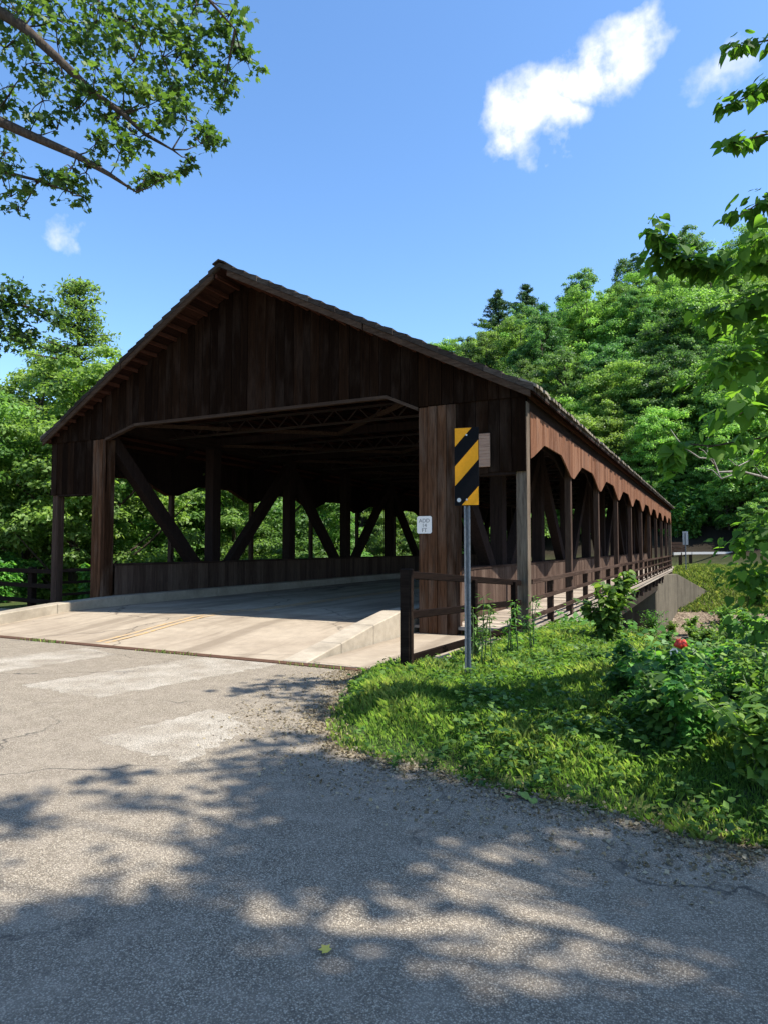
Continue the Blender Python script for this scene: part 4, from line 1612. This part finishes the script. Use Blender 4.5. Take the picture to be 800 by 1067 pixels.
# broad-leaved ground cover through the grass
X, Y = scatter(17000, -4.2, 5.5, 4.3, 15, in_turf, 1.0)
cov = np.sin(X * 1.9 + .8) * np.sin(Y * 1.6 + 2) + .35 * np.sin(X * 5 + Y * 3) + .1 * (Y - edge_y(X))
k = cov + R.normal(size=len(X)) * .4 > .12
X, Y = X[k], Y[k]
m_ = 5
P = np.repeat(np.stack([X, Y, ground_z(X, Y) + R.uniform(.04, .16, len(X))], 1), m_, 0)
P = P + R.normal(size=P.shape) * np.array([.012, .012, .02])
a = R.random(len(P)) * 6.283
T = np.stack([np.cos(a), np.sin(a), np.full(len(P), .25)], 1)
N = np.array([0, 0, 1.0]) + R.normal(size=P.shape) * .3
LV = leaves(P, N, R.uniform(.025, .08, len(P)), QUAD * np.array([1, 1.15, 1]), R, 0.0, T * 1.6)
o = link('ground_cover', poly_mesh('ground_cover', LV, 4, R.random(len(P))), M['leaf_shrub'])
tag(o, 'broad-leaved weeds spread through the grass of the verge', 'weeds', None, 'stuff')
# dense undergrowth on the slope of the bank, and leaf litter
X, Y = scatter(26000, -3.0, 9, 6.5, 24, lambda x, y: (y > bank_y(x) - .8) & (y < bank_y(x) + 8) & (x > -3.0 + 0 * y), 1.0)
P = np.stack([X, Y, ground_z(X, Y) + np.abs(R.normal(size=len(X))) * .16], 1)
N = np.array([0, -.2, 1.0]) + R.normal(size=P.shape) * .4
o = link('undergrowth', poly_mesh('undergrowth', leaves(P, N, R.uniform(.05, .13, len(P)), HEART, R, .2), len(HEART), R.random(len(P)) * .8), M['leaf_shrub'])
tag(o, 'low creeping leaves covering the slope of the creek bank', 'undergrowth', None, 'stuff')
X, Y = scatter(8000, -3.0, 10, 7, 44, lambda x, y: (y > bank_y(x)), 1.0)
P = np.stack([X, Y, ground_z(X, Y) + .015], 1)
N = np.array([0, 0, 1.0]) + R.normal(size=P.shape) * .35
o = link('leaf_litter', poly_mesh('leaf_litter', leaves(P, N, R.uniform(.06, .14, len(P)), QUAD, R), 4, R.random(len(P))), M['leaf_litter'])
tag(o, 'dry tan leaf litter scattered over the creek bed', 'leaf litter', None, 'stuff')
# grass of the far bank by the wing wall
X, Y = scatter(80000, -3, 14, 45, 62, lambda x, y: (ground_z(x, y) > -2.6) & (y > 46.5 + .0 * x), 1.0)
V = blades(X, Y, .3 + 0 * X, .022, 'far')
o = link('far_grass', poly_mesh('far_grass', V, 5, R.random(len(X))), M['grass'])
tag(o, 'sunlit grass on the far bank above the wing wall', 'grass', None, 'stuff')
# weeds in the road joint
X = R.uniform(-14, -4.6, 700)
X = X[np.sin(X * 2.2) + R.normal(size=len(X)) * .4 > .5]
Y = JY - .03 + R.normal(size=len(X)) * .018
V = blades(X, Y, .07 + 0 * X, .004, 'joint')
V[..., 2] += .035
o = link('joint_grass', poly_mesh('joint_grass', V, 5, R.random(len(X))), M['grass'])
tag(o, 'thin grass sprouting along the rusty road joint', 'grass', None, 'stuff')

# grit, dry bits and soil crumbs along the ragged edge of the asphalt
t_ = R.random(9000)
seg = np.linspace(0, 1, len(EDGE[:10]))
ex_, ey_ = np.interp(t_, seg, EDGE[:10, 0]), np.interp(t_, seg, EDGE[:10, 1])
off_ = R.normal(size=len(t_)) * .09 - .04 - R.random(len(t_)) ** 6 * .8
X, Y = ex_ + off_ * np.where(ey_ > 5.3, .9, .3), ey_ + off_
P = np.stack([X, Y, np.where(off_ < .05, .006, .02 + ground_z(X, Y))], 1)
N = np.array([0, 0, 1.0]) + R.normal(size=P.shape) * .5
o = link('grit', poly_mesh('grit', leaves(P, N, R.uniform(.008, .035, len(P)), QUAD * np.array([1, 1.4, 1.5]), R), 4, R.random(len(P)) * .8), M['leaf_litter'])
tag(o, 'dry grit and crumbs of soil along the edge of the asphalt', 'grit', None, 'stuff')

# fallen leaves on the asphalt
p = CAM + (CAM_H / -(fw + rt * (346 - CX) / F_PX - upv * (997 - CY) / F_PX)[2]) * (fw + rt * (346 - CX) / F_PX - upv * (997 - CY) / F_PX)
o = link('fallen_leaf', poly_mesh('fallen_leaf', leaves(np.array([[p[0] - .02, p[1], .012]]), np.array([[.1, -.2, 1.0]]), [.055], STAR, R), 10), M['leaf_yellow'])
tag(o, 'small yellow leaf lying on the shaded asphalt', 'leaf')
d_ = fw + rt * (538 - CX) / F_PX - upv * (833 - CY) / F_PX
p = CAM + d_ * (CAM_H / -d_[2])
e = empty('fallen_twig', (p[0], p[1], 0), 'leafy green twig dropped on the asphalt by the grass edge', 'twig')
mb = MB()
mb.tube([(-.12, 0, .012), (0, .02, .02), (.1, -.01, .012)], [.003, .003, .002], 5)
mb.build('stem', M['bark'], e)
P = np.array([[-.1, .01, .02], [-.05, -.02, .02], [0, .03, .025], [.05, -.01, .02], [.1, .01, .02]])
link('leaves', poly_mesh('twig_leaves', leaves(P, np.array([[0, 0, 1.0]] * 5) + R.normal(size=(5, 3)) * .2, [.07] * 5, HEART, R), len(HEART)), M['leaf_green'], e)


# ------------------------------------------------------------------ near trees that reach into the picture
def along(pts, n, rng):
    pts = np.array(pts, float)
    seg = np.linalg.norm(np.diff(pts, axis=0), axis=1)
    c = np.concatenate([[0], np.cumsum(seg)])
    s = rng.random(n) * c[-1]
    i = np.clip(np.searchsorted(c, s) - 1, 0, len(seg) - 1)
    return pts[i] + (pts[i + 1] - pts[i]) * ((s - c[i]) / seg[i])[:, None]


# maple on the left: trunk outside the picture, two limbs overhead
rng = np.random.default_rng(61)
mt_root = np.array([-16.6, 5.2, -.1])
maple = empty('maple_tree', mt_root, 'big maple whose leafy limbs hang into the sky over the left of the bridge', 'tree')
D = 13.5
limb1 = [at(-120, -60, D), at(-20, 0, D), at(25, 28, D - .2), at(62, 62, D - .3), at(97, 96, D - .2), at(128, 118, D), at(152, 140, D), at(180, 156, D)]
limb2 = [at(-130, 40, D + .3), at(-10, 122, D), at(30, 140, D), at(80, 162, D - .2), at(115, 182, D - .3), at(142, 200, D - .3)]
limb3 = [at(-20, 0, D), at(60, -40, D + .5), at(110, 10, D + .7), at(150, 35, D + .9), at(200, 45, D + 1)]
limb4 = [at(-130, 40, D + .3), at(-40, 150, D + 1), at(0, 178, D + 1), at(40, 188, D + .9), at(85, 204, D + .8)]
limb5 = [at(-130, 40, D + .3), at(-60, 230, D + 3), at(-10, 310, D + 3), at(30, 320, D + 3), at(62, 330, D + 3)]
limb6 = [at(-20, 0, D), at(40, -90, D - .5), at(130, -60, D - .3), at(200, -20, D), at(245, 30, D)]
mb = MB()
tt = mt_root
fork = at(-150, 0, D + .3)
mb.tube([mt_root - mt_root + (0, 0, -.6), (0, 0, .3), (fork - tt) * .5 + (-.3, .1, .4), fork - tt, fork - tt + (0.2, .2, 3)], [.5, .36, .27, .22, .08], 10)
rads = ([.16, .12, .1, .085, .07, .055, .04, .018], [.13, .11, .09, .07, .045, .015], [.09, .07, .05, .035, .015], [.09, .05, .04, .03, .012], [.1, .06, .05, .035, .012], [.1, .07, .05, .035, .015])
limbs = (limb1, limb2, limb3, limb4, limb5, limb6)
for li, (lb, rd) in enumerate(zip(limbs, rads)):
    q = [np.array(fork)] + list(lb) if li in (0, 1, 4) else list(lb)
    r_ = [rd[0] * 1.1] + list(rd) if len(q) > len(lb) else rd
    mb.tube([p_ - tt for p_ in q], r_, 7)
#        u    v    r(px) count  depth offset: sprays of foliage hung along the limbs
sprays = [(20, 15, 34, 60, 0), (60, 20, 36, 60, .3), (100, 25, 40, 80, .4), (140, 20, 40, 90, .6), (180, 25, 40, 90, .8), (215, 35, 34, 80, .9), (243, 55, 26, 60, .9), (235, 85, 24, 45, .8),
          (200, 70, 30, 70, .7), (170, 60, 32, 70, .5), (140, 65, 30, 60, .3), (175, 100, 30, 70, .3), (195, 125, 24, 50, .2), (210, 150, 20, 40, .2), (200, 165, 14, 24, .2), (160, 95, 26, 50, 0),
          (130, 92, 24, 40, .2), (100, 70, 26, 40, -.2), (70, 85, 26, 46, -.3), (35, 65, 26, 46, -.2), (15, 90, 24, 44, 0), (45, 105, 20, 34, 0), (80, 115, 20, 30, 0), (115, 125, 20, 34, 0),
          (140, 140, 22, 50, -.2), (125, 160, 20, 44, -.3), (100, 150, 16, 24, -.2), (75, 175, 14, 24, -.3), (170, 185, 14, 30, -.2), (155, 178, 14, 24, -.2), (90, 180, 14, 30, -.2), (60, 135, 15, 20, 0),
          (10, 180, 24, 60, 1), (40, 190, 20, 46, .9), (70, 198, 16, 36, .8), (90, 207, 10, 16, .8), (12, 205, 18, 34, 1), (20, 220, 10, 16, 1), (5, 160, 14, 24, 1), (5, 50, 24, 36, 0), (60, 45, 24, 30, 0),
          (240, 15, 24, 44, .6), (205, 5, 30, 60, .6), (255, 62, 14, 22, .9), (230, 108, 12, 18, .7), (185, 60, 22, 40, .8), (165, 130, 18, 32, .1), (150, 110, 18, 32, .1), (95, 5, 34, 70, .3), (150, -10, 40, 80, .3), (50, -10, 40, 70, 0)]
Ps, Ns, Rs = [], [], []
for (u, v, rp, n, dd) in sprays:
    c = at(u, v, D + dd)
    r = rp / F_PX * (D + dd)
    n = int(n * 2.1)
    ns = 5
    sub = rng.normal(size=(ns, 3)) * r * .55
    wt = rng.random(ns) ** 1.5 + .15
    pick = rng.choice(ns, n, p=wt / wt.sum())
    off = sub[pick] + np.clip(rng.normal(size=(n, 3)), -1.8, 1.8) * r * np.array([.27, .27, .15])
    off[:, 2] -= .25 * np.abs(off[:, 0])
    Ps.append(c + off)
    Ns.append(rng.normal(size=(n, 3)) * .6 + np.array([.2, 0, .75]))
    Rs.append(np.clip(rng.random() * .4 + rng.random(n) * .6, 0, 1))
    q = min((p_ for lb in limbs for p_ in lb), key=lambda p_: np.linalg.norm(p_ - c))
    if np.linalg.norm(q - c) < 2.2:
        mb.tube([q - tt, (q + c) / 2 - tt + (0, 0, -.06), c - tt], [.02, .013, .005], 5, False)
    for e2 in c + sub:
        mb.tube([c - tt, (c + e2) / 2 - tt + (0, 0, .05), e2 - tt], [.014, .009, .004], 4, False)
# drooping limb lower on the left, its shade put in as darker leaves, and the unseen body of the crown
for (u, v, rp, n, dd) in ((0, 318, 26, 120, 3), (20, 312, 22, 90, 3), (45, 322, 18, 70, 3), (62, 332, 10, 26, 3), (10, 345, 22, 90, 3), (30, 350, 14, 44, 3), (-30, 330, 40, 200, 3), (-60, 120, 90, 500, 1), (-80, 0, 110, 700, .5), (-90, 240, 70, 400, 2)):
    c = at(u, v, D + dd)
    r = rp / F_PX * (D + dd)
    n = n * 2 if dd == 3 else n
    Ps.append(c + np.clip(rng.normal(size=(n, 3)), -1.8, 1.8) * r * .45)
    Ns.append(rng.normal(size=(n, 3)) * .6 + np.array([.2, 0, .75]))
    Rs.append(rng.random(n) * .5)
P = np.concatenate(Ps)
link('crown', poly_mesh('maple_crown', leaves(P - tt, np.concatenate(Ns), rng.uniform(.09, .175, len(P)), STAR, rng, .6), 10, np.concatenate(Rs)), M['leaf_maple'], maple)
mb.build('trunk', M['bark'], maple, 0, True)

# linden on the right: crown beside and above the path, drooping branches in the picture
rng = np.random.default_rng(71)
lr = np.array([6.4, 4.6, 0.0])
linden = empty('linden_tree', lr, 'linden with drooping heart-shaped leaves reaching in from the right of the picture', 'tree')
mb = MB()
Ps, Ns, Ts, Rs, Sz = [], [], [], [], []
mb.tube([(0, 0, -.5), (0, 0, .3), (-.2, -.2, 2.6), (-.5, -.6, 5.2), (-.4, -1.4, 8.5), (.2, -2.2, 12)], [.36, .28, .23, .19, .13, .04], 10)


def spray(pts, n, size, spread, droop=.9, rad=.012, root=None, light=0.0):
    pts = [np.array(p_) for p_ in pts]
    mb.tube([p_ - lr for p_ in pts], np.linspace(rad, .003, len(pts)), 6, False)
    if root is not None:
        mb.tube([np.array(root), (np.array(root) + pts[0] - lr) / 2 + (0, 0, .3), pts[0] - lr], [rad * 2.2, rad * 1.5, rad], 6, False)
    n = int(n * 2.5)
    size *= .92
    c = along(pts, n, rng)
    out = nrm(rng.normal(size=(n, 3)) * np.array([1, 1, .45]) + np.array([-.35, 0, 0]))
    p_ = c + out * rng.uniform(.02, spread, n)[:, None]
    Ps.append(p_)
    Ts.append(out * .7 + np.array([0, 0, -droop]))
    Ns.append(out * .55 + rng.normal(size=(n, 3)) * .35 + np.array([0, -.1, .75]))
    Rs.append(np.clip(rng.random(n) * .8 + light, 0, 1))
    Sz.append(size * rng.uniform(.65, 1.2, n))


d0 = 5.6
spray([at(880, 20, d0), at(800, 42, d0), at(757, 50, d0)], 38, .105, .1, root=(-1, -.6, 6.5))
spray([at(880, 70, d0), at(800, 88, d0), at(770, 105, d0), at(752, 112, d0)], 52, .105, .13, root=(-1, -.6, 6.0))
spray([at(880, 130, d0), at(805, 138, d0), at(775, 146, d0), at(758, 150, d0)], 44, .105, .1, root=(-.8, -.5, 5.6))
spray([at(900, 170, d0), at(810, 200, d0), at(785, 215, d0), at(768, 226, d0)], 60, .11, .16, root=(-.6, -.5, 5.0))
spray([at(900, 220, d0), at(810, 270, d0 + .2), at(755, 280, d0 + .2), at(710, 272, d0 + .2), at(680, 262, d0 + .2)], 130, .125, .2, root=(-.5, -.4, 4.6))
spray([at(720, 272, d0 + .2), at(690, 250, d0 + .1), at(676, 240, d0)], 26, .11, .1, rad=.006)
spray([at(710, 272, d0 + .2), at(692, 238, d0 + .1), at(683, 225, d0)], 8, .1, .06, rad=.005)
spray([at(900, 260, d0 + .3), at(820, 310, d0 + .4), at(770, 320, d0 + .4), at(735, 330, d0 + .4)], 110, .13, .22, root=(-.5, -.4, 4.2))
spray([at(900, 320, d0), at(815, 355, d0), at(770, 370, d0), at(745, 395, d0)], 110, .13, .24, root=(-.4, -.3, 3.8), light=.15)
spray([at(900, 380, d0 - .6), at(820, 400, d0 - .6), at(785, 420, d0 - .6), at(760, 440, d0 - .6)], 60, .14, .22, root=(-.4, -.3, 3.4), light=.1)
spray([at(900, 430, d0), at(800, 455, d0), at(740, 465, d0), at(712, 462, d0), at(695, 478, d0)], 26, .125, .12, root=(-.3, -.3, 3.1), light=.25)
spray([at(712, 462, d0), at(700, 470, d0), at(703, 492, d0)], 16, .13, .08, rad=.005, light=.3)
spray([at(900, 290, d0 + .8), at(830, 310, d0 + .8), at(795, 335, d0 + .8), at(772, 350, d0 + .8)], 90, .115, .26, root=(-.45, -.3, 4.0), light=.1)
spray([at(900, 240, d0 - .3), at(830, 245, d0 - .3), at(795, 250, d0 - .3), at(775, 262, d0 - .3)], 60, .11, .2, root=(-.5, -.4, 4.4))
spray([at(900, 350, d0 + 1), at(830, 380, d0 + 1), at(790, 395, d0 + 1), at(772, 415, d0 + 1)], 80, .115, .26, root=(-.4, -.3, 3.6), light=.15)
spray([at(900, 440, d0 + .6), at(830, 450, d0 + .6), at(800, 470, d0 + .6), at(785, 490, d0 + .6)], 50, .11, .22, root=(-.3, -.3, 3.0), light=.1)
spray([at(900, 520, d0 + 1), at(830, 540, d0 + 1), at(805, 556, d0 + 1), at(772, 566, d0 + 1)], 230, .1, .36, root=(-.3, -.2, 2.5))
spray([at(900, 560, d0 + 1.2), at(830, 590, d0 + 1.2), at(805, 605, d0 + 1.2), at(772, 600, d0 + 1.2)], 220, .1, .36, root=(-.2, -.2, 2.2), light=.1)
spray([at(900, 600, d0 + 1.4), at(830, 640, d0 + 1.4), at(812, 655, d0 + 1.4), at(786, 652, d0 + 1.4)], 150, .1, .34, root=(-.2, -.2, 1.9))
# the crown overhead, whose shade falls across the path: clumps stand up-sun of the ground they shade
S = SUN / SUN[2]
shade = []
GAPS = [tuple(gp(*q)) for q in ((545, 925), (665, 978), (425, 958), (335, 962), (490, 1035), (715, 1040), (560, 985), (620, 870), (250, 1000), (470, 860))]
for _ in range(230):          # broad shade over the near path
    x, y = rng.uniform(-2.9, 1.9), rng.uniform(.5, 4.35)
    lim = np.interp(y, [-.5, 2.0, 2.7, 3.65, 4.4], [-3.6, -2.9, -2.35, -2.85, -3.2])
    if x < lim + .25:
        continue
    if min(math.hypot(x - a_, (y - b_) * 1.3) for a_, b_ in GAPS) < .35:
        continue
    shade.append((x, y, rng.uniform(.34, .6), 90))
for (x, y, r, n) in ((-2.3, 2.3, .3, 70), (-2.45, 1.8, .35, 80), (-2.15, 1.75, .3, 60), (-2.0, 2.3, .3, 60), (-2.75, 1.55, .3, 60), (-4.75, 6.9, .4, 60), (-4.35, 7.2, .35, 44), (-5.0, 6.45, .3, 36), (-4.2, 6.4, .35, 44), (-3.8, 6.0, .3, 40), (-3.4, 5.0, .3, 40), (-3.2, 4.4, .35, 50), (-2.9, 4.7, .3, 40),
                     (-4.15, 2.9, .28, 40), (-3.85, 2.75, .2, 22), (-3.5, 3.35, .22, 22), (-4.0, 3.6, .22, 24), (-3.6, 2.15, .25, 30),
                     (-2.2, 4.3, .3, 44), (-1.6, 4.6, .3, 40), (1.4, 7.6, .5, 50), (.5, 8.2, .5, 60), (2.5, 7.5, .7, 90), (1.6, 9, .6, 60)):
    shade.append((x, y, r, n))
for (x, y, r, n) in shade:
    hh = rng.uniform(9.5, 13.5)
    if y > 4.8:
        hh = rng.uniform(8.5, 11)
    c = np.array([x + S[0] * hh, y + S[1] * hh, hh])
    uu, vv, wz = px(c)
    off = rng.normal(size=(n, 3)) * r * np.array([.5, .5, .45])
    Ps.append(c + off)
    Ts.append(rng.normal(size=(n, 3)) * .5 + np.array([0, 0, -.6]))
    Ns.append(rng.normal(size=(n, 3)) * .45 + np.array([.3, 0, .9]))
    Rs.append(rng.random(n))
    Sz.append(rng.uniform(.09, .16, n))
    if rng.random() < .5:
        hs_ = np.array([-.42, -1.1, 7.0])
        mb.tube([hs_, (hs_ + c - lr) / 2 + (0, 0, .25), c - lr], [.05, .03, .008], 5, False)
P = np.concatenate(Ps)
link('crown', poly_mesh('linden_crown', leaves(P - lr, np.concatenate(Ns), np.concatenate(Sz), HEART, rng, 0.0, np.concatenate(Ts)), len(HEART), np.concatenate(Rs)), M['leaf_linden'], linden)
mb.build('trunk', M['bark'], linden, 0, True)

# bleached dead tree on the right, its bare boughs in front of the dark wood
dr = at(862, 575, 17)
dr = np.array([dr[0], dr[1], float(ground_z(dr[0], dr[1]))])
dead = empty('dead_tree', dr, 'bare bleached dead boughs in front of the dark wood at right', 'tree')
mb = MB()
T_ = lambda u, v, d=17: at(u, v, d) - dr
mb.tube([np.array([0, 0, -.4]), T_(855, 560), T_(850, 500), T_(846, 400)], [.22, .18, .14, .03], 8)
mb.build('trunk', M['pale_bark'], dead, 0, True)
mb = MB()
for q, r in (([(850, 520), (820, 506), (795, 497), (772, 491), (751, 499), (742, 490), (728, 487)], .042), ([(772, 491), (748, 492), (742, 478), (728, 477), (712, 466), (704, 456), (698, 447)], .03),
             ([(742, 478), (736, 470), (738, 452)], .018), ([(850, 500), (805, 479), (780, 480), (768, 486), (758, 478)], .026), ([(780, 480), (785, 470), (770, 462)], .014), ([(751, 499), (745, 486), (733, 470), (728, 467)], .018),
             ([(795, 497), (785, 485), (790, 478)], .013), ([(712, 466), (700, 464), (694, 462)], .01)):
    mb.tube([T_(u, v, 17 + .25 * math.sin(i * 1.3)) for i, (u, v) in enumerate(q)], np.linspace(r, .006, len(q)), 6)
mb.build('branch', M['pale_bark'], dead, 0, True)
